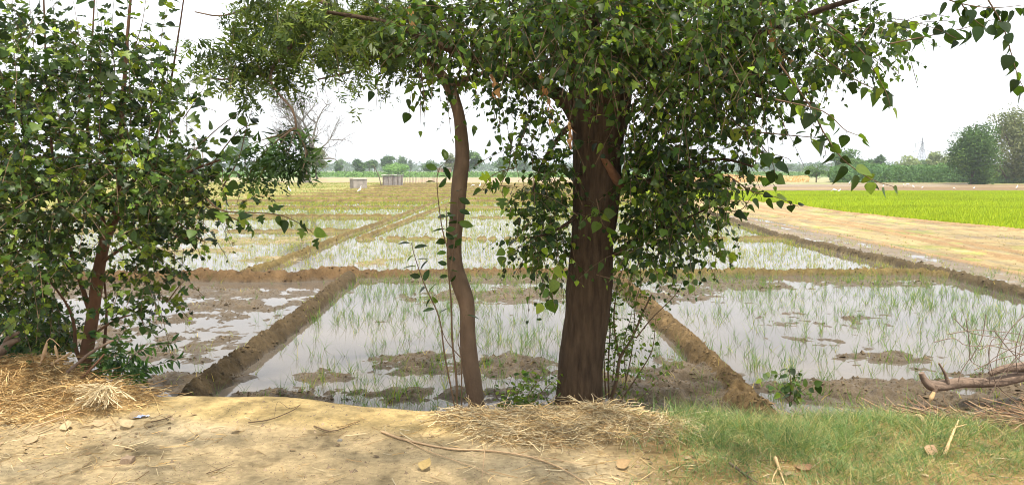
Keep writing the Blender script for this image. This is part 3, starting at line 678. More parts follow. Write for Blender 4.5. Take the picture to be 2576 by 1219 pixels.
    S([(1540, 230), (1550, 300), (1560, 350)], 5.2, .06, .09, [T_heart], w0=3, wts=(0, 1, 3, 3, 2, 1))
    S([(1500, 500), (1520, 570), (1560, 580)], 5.35, .05, .09, [T_heart, T_lobe], w0=3)
    S([(1500, 690), (1545, 700), (1580, 680)], 5.4, .05, .05, [T_heart, T_lobe], w0=3)
    B = Buf(); LV.fill(B); cr = B.build('crown', M_leaf, t)
    join(TW, TB)
    o = TW.build('twigs', M_twig, t)
    # withered leaves hanging in the crown
    LV = Leaves(); TB = Buf()
    dc = lambda n: np.array([[.42, .22, .09], [.5, .3, .13], [.30, .16, .08]])[r.integers(0, 3, n)]
    for pts in ([(1360, 170), (1370, 220), (1385, 280), (1390, 300)], [(1950, 10), (1940, 60), (1960, 130), (1990, 150)], [(1235, 170), (1245, 205), (1240, 235)], [(1430, 290), (1436, 330), (1434, 360)], [(1920, -10), (1910, 25)], [(1030, 0), (1035, 35), (1040, 60)]):
        shoot(LV, TB, pts, 5.0, .028, .06, [T_heart2, T_lance], r=r, w0=3, droop=1.3, cols=dc, open_=.4)
    B = Buf(); LV.fill(B); o = B.build('withered_leaves', M_dryleaf, t); o['label'] = 'brown withered leaves hanging among the green ones'
mulberry_main()

# ------------------------------------------------------------------ the thin curved neem tree
def neem_tree():
    r = np.random.default_rng(31); Y = 5.75
    base = at_depth(1200, 1025, Y); base[2] = gz(base[0], base[1])[0]
    t = thing('neem_tree', 'slim smooth wavy trunk left of the thick one, feathery neem leaves above', 'tree', base)
    B = Buf()
    ptube(B, [(1203, 1090, 52), (1201, 1040, 44), (1197, 1000, 42), (1190, 960, 44), (1181, 900, 43), (1176, 840, 40), (1176, 790, 38), (1172, 755, 41), (1158, 715, 43), (1146, 675, 40), (1142, 630, 37), (1145, 580, 36), (1150, 540, 38), (1153, 490, 39), (1158, 440, 38), (1163, 400, 36), (1161, 350, 33), (1156, 300, 29), (1147, 262, 28), (1132, 222, 29), (1112, 190, 25), (1086, 162, 22), (1045, 135, 19), (980, 95, 16), (900, 50, 13), (800, 0, 11), (690, -60, 8)], Y, ns=28, step=.025, rough=.05, seed=12)
    B.build('trunk', M_bark2, t)
    LB = [[(1134, 226, 18), (1160, 205, 14), (1200, 190, 11), (1260, 160, 8, 5.9)],
          [(860, 30, 12), (800, 60, 12), (740, 110, 11, 5.5), (690, 165, 9, 5.3), (680, 200, 7, 5.2), (700, 235, 6, 5.1), (735, 275, 5.5, 5.0), (745, 320, 5, 5.0), (740, 345, 4, 5.0)],
          [(690, 165, 7, 5.3), (640, 185, 6, 5.3), (560, 200, 4, 5.3), (500, 190, 3, 5.3)],
          [(700, -50, 8), (640, 10, 6, 5.5), (560, 40, 4, 5.4), (490, 30, 3, 5.4)],
          [(980, 95, 12), (940, 140, 8, 5.6), (880, 180, 5, 5.5), (800, 200, 4, 5.4)],
          [(745, 320, 5, 5.0), (690, 360, 4, 5.0), (640, 410, 3, 5.0)], [(745, 325, 4, 5.0), (770, 380, 3, 4.95), (760, 430, 2.5, 4.9)]]
    for b in LB:
        B = Buf(); ptube(B, b, Y, ns=9, step=.05, rough=.06, seed=3); B.build('branch', M_bark2, t)
    LV = Leaves(); TW = Buf()
    pal = np.array([[.06, .10, .018], [.10, .15, .022], [.15, .20, .03], [.04, .07, .015]])
    nc = lambda n: pal[r.integers(0, 4, n)] * r.uniform(.8, 1.2, (n, 1))
    kw = dict(cols=nc, droop=.8, open_=.9, nrand=.8, fill=.14, tw=.003, r=r)
    blobs(LV, TW, [(860, 45, 190, 90, 5.6, .8, 2.4), (700, 30, 120, 90, 5.5, .6, 1.7), (930, 95, 110, 70, 5.6, .6, 2.0), (610, 40, 70, 60, 5.4, .4, 1.0),
                   (640, 130, 100, 50, 5.4, .4, 1.9), (580, 160, 90, 45, 5.3, .4, 2.2), (790, 120, 80, 55, 5.5, .4, 1.2), (520, 120, 45, 35, 5.3, .3, 1.0), (1010, 30, 120, 90, 5.8, .6, 1.6)],
          .125, [T_neem, T_neem2, T_neem3, T_neem4], k=6, L=(.15, .35), **kw)
    B = Buf(); LV.fill(B); B.build('crown', M_leaf, t); TW.build('twigs', M_twig, t)
    LV = Leaves(); TW = Buf()
    dkp = np.array([[.03, .07, .018], [.045, .09, .022], [.07, .13, .03], [.022, .045, .014]])
    kw['cols'] = lambda n: dkp[r.integers(0, 4, n)] * r.uniform(.7, 1.4, (n, 1))
    blobs(LV, TW, [(735, 322, 42, 16, 5.0, .12, 2.4), (725, 360, 44, 32, 5.0, .12, 1.9), (680, 375, 42, 25, 5.0, .12, 1.5), (645, 395, 30, 24, 5.0, .12, 1.2), (765, 365, 18, 45, 4.95, .1, 1.4), (690, 330, 26, 14, 5.0, .1, 1.0)],
          .14, [T_neem2, T_neem3, T_neem4], k=5, L=(.05, .12), inset=10, **kw)
    for pts in ([(740, 320), (690, 350), (640, 390), (615, 440)], [(720, 340), (690, 390), (660, 430), (650, 465)], [(740, 330), (720, 400), (700, 440), (690, 460)], [(750, 330), (775, 390), (770, 440)], [(700, 340), (640, 360), (600, 390), (590, 400)], [(740, 350), (745, 400), (735, 440)], [(640, 400), (630, 430), (620, 460)]):
        shoot(LV, TW, pts, 5.0, .035, .13, [T_neem2, T_neem3, T_neem4], r=r, w0=2.5, droop=.9, cols=kw['cols'], start=.2)
    B = Buf(); LV.fill(B); o = B.build('hanging_spray', M_leaf, t); o['label'] = 'dark drooping spray of narrow leaflets hanging low in front of the bare tree'
    TW.build('spray_twigs', M_twig, t)
neem_tree()

# ------------------------------------------------------------------ the leafy tree on the left
def mulberry_left():
    r = np.random.default_rng(41); Y = 6.0
    base = at_depth(208, 960, Y); base[2] = gz(base[0], base[1])[0]
    t = thing('mulberry_tree', 'bushy tree filling the left side, slim reddish trunk, lobed dark green leaves', 'tree', base)
    B = Buf(); ptube(B, [(204, 1010, 46), (209, 960, 36), (213, 920, 32), (219, 880, 31), (232, 800, 30), (243, 720, 30), (252, 660, 28), (266, 600, 26), (290, 545, 22), (305, 490, 20), (300, 400, 16), (310, 250, 11), (320, 100, 8), (335, -80, 5)], Y, ns=22, step=.025, rough=.07, seed=8)
    B.build('trunk', M_bark3, t)
    for b in [[(232, 800, 14), (200, 700, 11), (170, 600, 9), (140, 450, 7), (120, 250, 5), (110, 0, 4)],
              [(214, 925, 12), (192, 880, 10), (185, 810, 8), (165, 760, 6), (120, 700, 5)],
              [(285, 555, 16), (350, 500, 12, 5.8), (420, 470, 9, 5.7), (480, 430, 7, 5.6), (560, 400, 5, 5.5)],
              [(300, 500, 12), (370, 400, 9), (420, 250, 6), (450, 80, 4), (470, -60, 3)],
              [(255, 660, 10), (330, 610, 7, 5.8), (400, 590, 5, 5.7), (470, 600, 4, 5.6)], [(225, 860, 10), (250, 830, 7), (300, 800, 5), (340, 790, 3)],
              [(270, 590, 12), (240, 480, 9), (220, 350, 7), (230, 150, 5), (240, -60, 3)], [(250, 960, 10, 6.1), (262, 870, 8, 6.1), (268, 780, 6, 6.1), (262, 700, 5, 6.1)]]:
        B = Buf(); ptube(B, b, Y, ns=9, step=.05, rough=.06); B.build('branch', M_bark3, t)
    LV = Leaves(); TW = Buf(); T = [T_lobe, T_lobe, T_lobe2, T_lobe2, T_heart]
    pal = GREENS * np.array([1.0, .95, 1.25])
    wl = lambda n: leafcol(n, (4, 4, 3, 2, .9, .35), pal, r)
    CULL[:] = [(290, 545, 235, 800, 50, .93), (235, 800, 205, 1000, 45, 1.0)]
    blobs(LV, TW, [
        (60, 150, 150, 130, 5.7, .7, 1.7), (260, 150, 150, 110, 5.9, .7, 1.6), (60, 330, 150, 120, 5.7, .8, 2.2), (250, 300, 160, 110, 5.9, .8, 2.1), (400, 260, 90, 100, 5.8, .5, 1.2),
        (330, 430, 170, 100, 5.7, .8, 3.0), (120, 500, 190, 110, 5.7, .8, 3.0), (440, 440, 100, 75, 5.6, .5, 2.4), (440, 520, 90, 50, 5.6, .4, 2.4), (90, 660, 150, 100, 5.8, .8, 3.0),
        (300, 560, 160, 60, 5.6, .5, 2.2), (360, 640, 95, 90, 5.6, .4, 2.4), (390, 740, 60, 60, 5.6, .3, 1.6), (60, 800, 90, 90, 6.0, .6, 2.2), (150, 850, 110, 60, 6.2, .5, 2.0), (300, 780, 70, 50, 5.8, .3, 1.3),
        (560, 420, 60, 50, 5.5, .3, 1.0), (510, 500, 60, 45, 5.5, .3, 1.5), (460, 610, 40, 60, 5.5, .3, 1.1), (590, 520, 45, 30, 5.4, .2, 1.2), (-80, 400, 120, 400, 5.8, .8, 2.5)],
        .060, T, k=7, L=(.2, .42), r=r, cols=wl, up=.35, droop=.45)
    CULL[:] = []
    world_sprigs(LV, TW, (-3.4, 5.8, 4.6), (1.8, 1.2, 1.1), 350, .085, T, r)
    TB = Buf(); S = lambda *a, **k: shoot(LV, TB, *a, r=r, cols=wl, **k)
    A = [T_lobe, T_lobe2, T_heart]
    S([(520, 500), (560, 530), (640, 535), (700, 540), (750, 560), (800, 595)], 5.2, .055, .095, [T_heart, T_lobe], w0=5, droop=.7)
    S([(520, 520), (590, 550), (640, 575)], 5.3, .05, .09, [T_heart, T_lobe], w0=4, droop=.9)
    S([(560, 470), (600, 400), (620, 320), (640, 260)], 5.5, .06, .085, A, w0=4, droop=.4)
    S([(520, 430), (600, 330), (650, 310)], 5.5, .06, .085, A, w0=4, droop=.4)
    S([(470, 400), (540, 330), (620, 270)], 5.5, .07, .08, A, w0=4, droop=.4)
    for x0, y0, x1, y1 in [(330, 350, 320, -30), (430, 360, 420, -10), (470, 330, 480, 190), (370, 400, 375, 60), (250, 350, 240, -30), (150, 350, 130, -30), (60, 350, 30, -30), (200, 200, 180, -20), (400, 180, 420, 20), (90, 200, 70, -30), (290, 200, 290, -40), (460, 300, 520, 210), (340, 120, 370, -30), (20, 250, -20, 0)]:
        S([(x0, y0), ((x0 + x1) / 2 + r.uniform(-12, 12), (y0 + y1) / 2), (x1, y1)], 5.6 + r.uniform(-.3, .3), .052, .088, A, w0=2.6, droop=.35)
    S([(420, 760), (450, 720), (470, 700)], 5.6, .05, .09, A, w0=4)
    S([(450, 560), (500, 600), (520, 610)], 5.5, .05, .085, A, w0=4)
    S([(350, 790), (370, 830), (380, 800)], 5.7, .05, .07, A, w0=3)
    B = Buf(); LV.fill(B); B.build('crown', M_leaf, t)
    join(TW, TB)
    TW.build('twigs', M_twig, t)
mulberry_left()

# ------------------------------------------------------------------ shrubs, saplings and weeds by the water
def small_plant(name, label, cat, stems, leaf, size, sp, cols, base, seed, m=M_twig, bl=None, blsize=.03, bltemp=None, blk=6, w0=4, droop=.4):
    r = np.random.default_rng(seed); bz = gz(base[0], base[1])[0]
    t = thing(name, label, cat, (base[0], base[1], bz)); LV = Leaves(); TB = Buf()
    for s in stems: shoot(LV, TB, s[0], s[1], sp, size, leaf, r=r, w0=s[2] if len(s) > 2 else w0, droop=droop, cols=cols, start=s[3] if len(s) > 3 else .1)
    TW = Buf()
    if bl: blobs(LV, TW, bl, blsize, bltemp or leaf, inset=8, k=blk, L=(.08, .2), r=r, cols=cols, droop=.4, tw=.002)
    if TW.n: join(TB, TW)
    B = Buf(); LV.fill(B); B.build('foliage', M_leaf, t); TB.build('stem', m, t); return t
g1 = lambda n: leafcol(n, (2, 4, 4, 2, .5, 0)); g2 = lambda n: leafcol(n, (0, 1, 3, 4, 1.5, .2)); g0 = lambda n: leafcol(n, (4, 4, 2, .5, 0, 0))
small_plant('sapling', 'slender sapling with oval leaves standing just left of the wavy trunk', 'sapling',
    [([(1150, 1050), (1148, 950), (1138, 860), (1135, 760), (1128, 680), (1125, 600), (1122, 520)], 5.6, 7, .62), ([(1150, 1050), (1120, 900), (1105, 800), (1070, 720), (1045, 650), (1035, 610)], 5.6, 5, .55),
     ([(1162, 1050), (1160, 900), (1152, 850), (1175, 780)], 5.6, 4, .9), ([(1160, 900), (1120, 850), (1100, 780)], 5.6, 3, .9), ([(1130, 700), (1150, 560), (1152, 480)], 5.5, 4, .3), ([(1130, 640), (1110, 560), (1100, 440), (1130, 400)], 5.45, 4, .6)],
    [T_oval], .10, .045, g0, at_depth(1150, 1040, 5.6), 51)
small_plant('weed', 'low bushy green weed at the foot between the two trunks', 'weed',
    [([(1330, 1050), (1300 + dx, 1000), (1330 + dx * 1.6, 940)], 5.7, 3) for dx in (-50, -25, 0, 25, 50)], [T_oval, T_lance], .05, .03, g2, at_depth(1330, 1045, 5.7), 52,
    bl=[(1330, 990, 65, 38, 5.7, .2, 2.6), (1300, 1010, 50, 25, 5.6, .15, 2.0), (1360, 950, 40, 30, 5.8, .15, 1.4)], blsize=.045, bltemp=[T_oval, T_lance])
small_plant('shrub', 'thin leggy shrub with bare brown stems just right of the thick trunk', 'shrub',
    [([(1525, 1040), (1550, 960), (1560, 900), (1590, 850), (1620, 780), (1640, 740)], 5.9, 12, .5), ([(1535, 1040), (1530, 930), (1535, 820), (1528, 720), (1540, 640)], 5.9, 6, .3),
     ([(1560, 905), (1545, 820), (1550, 740), (1570, 660)], 5.9, 6, .3), ([(1570, 980), (1590, 880), (1600, 760), (1625, 680)], 5.9, 4, .2), ([(1545, 1030), (1600, 950), (1640, 880), (1650, 800)], 5.9, 5, .3),
     ([(1600, 850), (1640, 800), (1700, 740), (1720, 700)], 5.8, 4, .5), ([(1525, 1000), (1520, 900), (1528, 800)], 5.85, 5, .3), ([(1560, 1030), (1610, 1000), (1680, 930)], 6.0, 3, .3),
     ([(1575, 960), (1570, 860), (1590, 780), (1580, 700)], 5.95, 3, .1), ([(1540, 960), (1548, 880), (1538, 800), (1546, 700)], 5.95, 3, .1)],
    [T_oval, T_heart], .042, .03, g2, at_depth(1535, 1030, 5.9), 53, w0=4, bl=[(1590, 800, 45, 110, 5.9, .2, .5), (1540, 880, 20, 80, 5.9, .1, .9), (1600, 940, 60, 40, 5.9, .2, .5)], blsize=.028)
small_plant('weed', 'small dark leafy weed alone in the mud of the right plot', 'weed',
    [([(1985, 1010), (1990, 970), (1985, 925)], 6.5, 4), ([(1985, 1010), (1960, 980), (1915, 950)], 6.5, 3), ([(1990, 1010), (2020, 980), (2060, 960)], 6.5, 3), ([(1985, 1000), (2000, 960), (2010, 930)], 6.5, 3)], [T_oval, T_heart], .075, .035, g1, at_depth(1985, 1010, 6.5), 54,
    bl=[(1985, 960, 30, 35, 6.5, .12, 1.6), (2015, 975, 30, 20, 6.5, .1, 1.0)], blsize=.07)
def fine_bush(name, label, cx, cy, rx, ry, Y, seed, arms, tau=3.0, pal=None):
    r = np.random.default_rng(seed); b = at_depth(cx, cy + ry, Y); bz = gz(b[0], b[1])[0]
    t = thing(name, label, 'shrub', (b[0], b[1], bz)); LV = Leaves(); TB = Buf()
    pal = np.array([[.05, .12, .03], [.08, .17, .04], [.12, .22, .05], [.03, .08, .02]]) if pal is None else pal
    cf = lambda n: pal[r.integers(0, len(pal), n)] * r.uniform(.8, 1.2, (n, 1))
    blobs(LV, None, [(cx, cy, rx, ry, Y, .25, tau), (cx - rx * .5, cy + ry * .4, rx * .7, ry * .5, Y, .2, tau * .7)], .075, [T_lance], k=9, L=(.1, .25), r=r, cols=cf, droop=.5, fill=.16, tw=0, open_=.6, inset=10)
    for a in arms: shoot(LV, TB, a, Y, .014, .075, [T_lance], r=r, w0=2.5, droop=.5, cols=cf, open_=.6, start=.3)
    B = Buf(); LV.fill(B); B.build('foliage', M_leaf, t); TB.build('stem', M_twig, t)
fine_bush('shrub', 'feathery narrow leaved shrub right of the left tree trunk', 300, 920, 65, 60, 5.9, 61,
          [[(280, 1000), (330, 900), (380, 870), (440, 860)], [(290, 1000), (350, 930), (400, 915), (450, 900)], [(300, 1000), (340, 950), (370, 920)], [(280, 990), (290, 900), (300, 840)], [(270, 990), (250, 900), (245, 830)]], 2.6)
fine_bush('shrub', 'dark narrow leaved shrub at the left edge behind the straw', 70, 840, 120, 80, 6.6, 62, [[(60, 930), (90, 850), (120, 780)], [(150, 930), (160, 860), (150, 800)]], 2.6, np.array([[.03, .08, .03], [.05, .12, .04], [.02, .06, .02]]))

# ------------------------------------------------------------------ straw heaps, grass, litter
STRAW = np.array([[.62, .45, .22], [.50, .33, .14], [.72, .58, .34], [.38, .24, .11], [.58, .48, .30]])
def heap(name, label, poly_c, n, hgt, seed, pal, wts, lo=.1, hi=.35, w=.0045, spread=1.0):
    """mound over given centres (x,y,rx,ry,h) with curved strands lying over it"""
    r = np.random.default_rng(seed)
    def hz(x, y):
        h = 0
        for (cx, cy, rx, ry, a) in poly_c: h = np.maximum(h, a * np.exp(-(((x - cx) / rx) ** 2 + ((y - cy) / ry) ** 2) * 1.3))
        return gz(x, y) * 1.0 + h * (1 + .35 * fbm(x * 5, y * 5, 3, seed)) , h
    B = Buf(); xs = [c[0] for c in poly_c]; ys = [c[1] for c in poly_c]; mr = max(max(c[2], c[3]) for c in poly_c) * 1.6
    gx, gy = np.meshgrid(np.linspace(min(xs) - mr, max(xs) + mr, 150), np.linspace(min(ys) - mr, max(ys) + mr, 90))
    z, h = hz(gx.ravel(), gy.ravel()); z = np.where(h > .02, z, z - .08); ny, nx = gx.shape
    i = np.arange(ny - 1)[:, None] * nx; j = np.arange(nx - 1)[None]; F = np.stack([i + j, i + j + 1, i + nx + j + 1, i + nx + j], -1).reshape(-1, 4)
    k = (h[F] > .012).all(1); 
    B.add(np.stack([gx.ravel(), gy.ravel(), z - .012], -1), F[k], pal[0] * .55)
    ci = r.choice(len(poly_c), n * 2, p=np.array([c[2] * c[3] for c in poly_c]) / sum(c[2] * c[3] for c in poly_c)); PC = np.array(poly_c)[ci]
    x = PC[:, 0] + r.normal(0, .62, n * 2) * PC[:, 2] * spread; y = PC[:, 1] + r.normal(0, .62, n * 2) * PC[:, 3] * spread
    z, h = hz(x, y); k = h > .012; x, y, z = x[k][:n], y[k][:n], z[k][:n]; n = len(x)
    a = r.uniform(0, 2 * np.pi, n); D = norm(np.stack([np.cos(a), np.sin(a) * .7, r.normal(.11, .24, n)], -1)); L = r.uniform(lo, hi, n)
    Bd = np.stack([r.normal(0, .55, n), r.normal(0, .55, n), -r.uniform(.05, .6, n)], -1)
    C = pal[r.choice(len(pal), n, p=np.array(wts) / sum(wts))] * r.uniform(.45, 1.15, (n, 1))
    P = np.stack([x, y, z + r.uniform(0, .025, n)], -1) - D * L[:, None] * .3
    ribbons(B, P, D, Bd, L, w * r.uniform(.5, 1.5, n), 6, C, False, r=r, wob=.045)
    return B.build(name, M_straw)
gL = lambda px, py, z=0: on_ground(px, py, z)[:2]
a = gL(40, 1010); b = gL(190, 1030); c = gL(-200, 1010); d_ = gL(120, 960); e_ = gL(60, 1120)
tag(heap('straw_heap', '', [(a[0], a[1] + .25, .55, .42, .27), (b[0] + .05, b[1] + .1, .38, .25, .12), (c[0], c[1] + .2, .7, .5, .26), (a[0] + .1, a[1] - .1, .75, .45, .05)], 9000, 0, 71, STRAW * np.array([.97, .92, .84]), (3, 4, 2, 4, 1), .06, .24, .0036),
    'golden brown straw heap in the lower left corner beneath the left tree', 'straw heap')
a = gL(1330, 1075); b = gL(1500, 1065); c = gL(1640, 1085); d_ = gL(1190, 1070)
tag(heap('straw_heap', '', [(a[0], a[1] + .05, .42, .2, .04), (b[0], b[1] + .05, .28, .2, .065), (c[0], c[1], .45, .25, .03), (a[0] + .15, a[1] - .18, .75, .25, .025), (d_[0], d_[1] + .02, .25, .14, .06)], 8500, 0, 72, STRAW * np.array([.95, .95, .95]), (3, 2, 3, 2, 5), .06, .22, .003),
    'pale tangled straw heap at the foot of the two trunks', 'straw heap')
r = np.random.default_rng(73)
B = Buf(); q = at_depth(262, 985, 5.05); n = 130; a = r.normal(0, .7, n)
D = norm(np.stack([np.sin(a) * .8 - .15, -.55 + r.normal(0, .25, n), -.12 + .2 * r.normal(size=n)], -1)); P = q + np.stack([r.normal(0, .03, n), r.normal(0, .02, n), r.normal(.03, .015, n)], -1)
P[:, 2] = np.maximum(P[:, 2], gz(P[:, 0], P[:, 1]) + .12)
ribbons(B, P, D, np.stack([np.sin(a) * .3, r.normal(-.1, .1, n), -.1 + 0 * a], -1), r.uniform(.1, .18, n), np.full(n, .005), 5, np.array([[.66, .54, .34]]) * r.uniform(.6, 1.1, (n, 1)), False, r=r, wob=.05)
tag(B.build('straw_bunch', M_straw), 'pale fanned bunch of straw lying on the right slope of the left heap', 'straw bunch')

def grass():
    r = np.random.default_rng(81); n = 85000
    px = r.uniform(1500, 3100, n); py = r.uniform(1018, 1300, n); P = on_ground(px, py, -.02); x, y = P[:, 0], P[:, 1]
    y = y + r.uniform(-.1, .35, n); d = .42 + 1.5 * fbm(x * 1.8, y * 2.2, 3, 6)
    lim = sstep(1560, 1900, px + .0 * py) ; low = 1 - sstep(1145, 1235, py - (px - 1700) * .045 + 30 * fbm(x * 3, y * 3, 2, 9)) * .93
    strawy = sstep(1640, 1760, px) * sstep(-12, 14, py - 1022 - np.maximum(0, px - 2080) * .17 + 14 * fbm(x * 5, y * 5, 2, 3))
    k = (r.random(n) < (d * lim * low + .12) * strawy + .04 * (px > 1560)) & (y - edge_y(x) < .45)
    x, y = x[k], y[k]; n = len(x); z = gz(x, y); a = r.uniform(0, 2 * np.pi, n); lean = r.uniform(.1, 1.1, n)
    D = norm(np.stack([np.cos(a) * lean, np.sin(a) * lean, np.ones(n)], -1)); Bd = np.stack([np.cos(a), np.sin(a), -np.ones(n)], -1) * r.uniform(.05, .55, n)[:, None]
    pal = np.array([[.12, .21, .085], [.17, .28, .11], [.24, .34, .14], [.46, .41, .21], [.08, .15, .055]])
    C = pal[r.choice(5, n, p=[.24, .24, .17, .25, .10])] * r.uniform(.7, 1.25, (n, 1))
    B = Buf(); ribbons(B, np.stack([x, y, z - .005], -1), D, Bd, r.uniform(.05, .19, n) * (.6 + .6 * (fbm(x * 2, y * 2, 3, 6) > -.1)), r.uniform(.002, .004, n), 4, C, True, r=r)
    tag(B.build('grass', M_blade), 'fine green grass mat in the lower right foreground', 'grass', kind='stuff')
    # thin green tufts on banks and shore
    n = 26000; x, y = rand_view(n, 5.6, 20, -.8, .95, r); z, c, wet = field(x, y); e = y - edge_y(x)
    k = (z > -.59) & (e > .15) & (fbm(x * 1.4, y * 1.4, 3, 17) > .12) & (r.random(n) < .55); x, y, z = x[k], y[k], z[k]; n = len(x)
    a = r.uniform(0, 2 * np.pi, n); D = norm(np.stack([np.cos(a) * .5, np.sin(a) * .5, np.ones(n)], -1)); Bd = np.stack([np.cos(a), np.sin(a), -np.ones(n)], -1) * .25
    B = Buf(); ribbons(B, np.stack([x, y, z - .01], -1), D, Bd, r.uniform(.04, .17, n), np.full(n, .005), 3, pal[r.choice(5, n, p=[.2, .25, .3, .25, 0])] * np.array([1.3, 1.15, .6]), True, r=r)
    tag(B.build('weeds', M_blade), 'scattered green weeds on the mud banks and shore', 'weeds', kind='stuff')
    # tan stubble and tufts in the dull field on the left far side
    n = 30000; x, y = rand_view(n, 45, 122, -.75, .0, r); k = inpoly(x, y, Z_GRASS) & (fbm(x * .2, y * .3, 3, 19) > -.2); x, y = x[k], y[k]; n = len(x)
    a = r.uniform(0, 2 * np.pi, n); D = norm(np.stack([np.cos(a) * .5, np.sin(a) * .5, np.ones(n)], -1))
    B = Buf(); ribbons(B, np.stack([x, y, np.full(n, -.58)], -1), D, D * 0, r.uniform(.08, .3, n), .02 + .0005 * y, 2, np.array([[.16, .22, .05], [.28, .28, .10], [.38, .32, .17]])[r.integers(0, 3, n)], True, np.tile([1., 0, 0], (n, 1)), r)
    tag(B.build('field_weeds', M_blade), 'low dull green weeds over the unplanted field on the far left', 'weeds', kind='stuff')
grass()

def litter():
    r = np.random.default_rng(91); n = 5200
    px = r.uniform(-500, 3100, n); py = r.uniform(1040, 1290, n); P = on_ground(px, py, 0); x, y = P[:, 0], P[:, 1]
    d = np.where(px < 420, .55, .13) + np.where(px > 1300, .35, 0) + np.where((py < 1110) & (py > 1060) & (px < 1100), .22, 0)
    d = d * (.5 + 1.0 * (fbm(x * 2, y * 3, 3, 23) > 0)); k = (r.random(n) < d) & (y < edge_y(x) + .2); x, y = x[k], y[k]; n = len(x); z = gz(x, y) + .006
    a = r.uniform(0, 2 * np.pi, n); D = norm(np.stack([np.cos(a), np.sin(a), r.normal(0.03, .08, n)], -1))
    Bd = np.stack([r.normal(0, .25, n), r.normal(0, .25, n), np.zeros(n)], -1)
    B = Buf(); ribbons(B, np.stack([x, y, z], -1), D, Bd, r.uniform(.03, .16, n), r.uniform(.002, .005, n), 4, STRAW[r.integers(0, 5, n)] * r.uniform(.45, 1, (n, 1)), False, r=r)
    m = 1300; px = r.uniform(-500, 2900, m); py = 1050 + 150 * r.random(m) ** 1.2 + 40 * (px > 1500); P = on_ground(px, py, 0); P[:, 2] = gz(P[:, 0], P[:, 1]) + .008
    k = (r.random(m) < np.where(px < 480, .8, np.where(px > 1500, .75, .1)) * (py < 1150 + 60 * (px > 1500)) * (fbm(P[:, 0] * 3, P[:, 1] * 3, 2, 44) > -.3)) & (P[:, 1] < edge_y(P[:, 0]) + .1); P = P[k]; m = len(P)
    a = r.uniform(0, 6.28, m); A = norm(np.stack([np.cos(a), np.sin(a), r.normal(0, .15, m)], -1)); LV = Leaves()
    LV.add(T_oval, P, A, norm(np.stack([r.normal(0, .35, m), r.normal(0, .35, m), np.ones(m)], -1)), r.uniform(.012, .05, m), np.array([[.26, .18, .10], [.36, .26, .15], [.17, .12, .07], [.30, .2, .1]])[r.integers(0, 4, m)] * r.uniform(.6, 1.15, (m, 1))); LV.fill(B)
    # small crumbs of soil
    m = 9000; px = r.uniform(-400, 2900, m); py = r.uniform(1020, 1300, m); P = on_ground(px, py, 0); k = P[:, 1] < edge_y(P[:, 0]); P = P[k]; m = len(P)
    P[:, 2] = gz(P[:, 0], P[:, 1]); s = r.uniform(.002, .007, m) * (1 + 1.5 * (r.random(m) < .04)); tv = np.array([[1, 0, 0], [-.5, .8, 0], [-.5, -.8, 0], [0, 0, .9], [.6, .5, .3]])
    V = P[:, None] + tv[None] * s[:, None, None] * r.uniform(.6, 1.3, (m, 5, 1)); F = (np.array([[0, 4, 3], [4, 1, 3], [1, 2, 3], [2, 0, 3]])[None] + (np.arange(m) * 5)[:, None, None]).reshape(-1, 3)
    B.add(V.reshape(-1, 3), F, np.repeat(np.array([[.30, .22, .14]]) * r.uniform(.5, 1.3, (m, 1)), 5, 0))
    tag(B.build('ground_litter', M_straw), 'straw bits and soil crumbs strewn over the road', 'litter', kind='stuff')
    # shore debris on the right
    n = 19000; px = r.uniform(1850, 3000, n); py = 1015 + r.uniform(-1, 1, n) * 30 + np.maximum(0, px - 2080) * .16 * r.random(n); P = on_ground(px, py, -.1); x, y = P[:, 0], P[:, 1]; z = gz(x, y) + r.uniform(0, .05, n)
    k = (fbm(x * 2.4, y * 2.4, 3, 29) > -.2) & (px > 2080 + r.uniform(-200, 200, n)); x, y, z = x[k], y[k], z[k]; n = len(x)
    a = r.uniform(0, 2 * np.pi, n); D = norm(np.stack([np.cos(a), np.sin(a), r.normal(0.1, .15, n)], -1)); Bd = np.stack([r.normal(0, .3, n), r.normal(0, .3, n), -.1 + 0 * a], -1)
    B = Buf(); ribbons(B, np.stack([x, y, z], -1), D, Bd, r.uniform(.08, .35, n), r.uniform(.003, .006, n), 4, np.array([[.34, .2, .11], [.45, .3, .17], [.25, .15, .09], [.2, .16, .13]])[r.integers(0, 4, n)] * r.uniform(.6, 1.1, (n, 1)), False, r=r)
    tag(B.build('brush_debris', M_straw), 'brown dry brushwood scraps along the right shore', 'debris', kind='stuff')
litter()

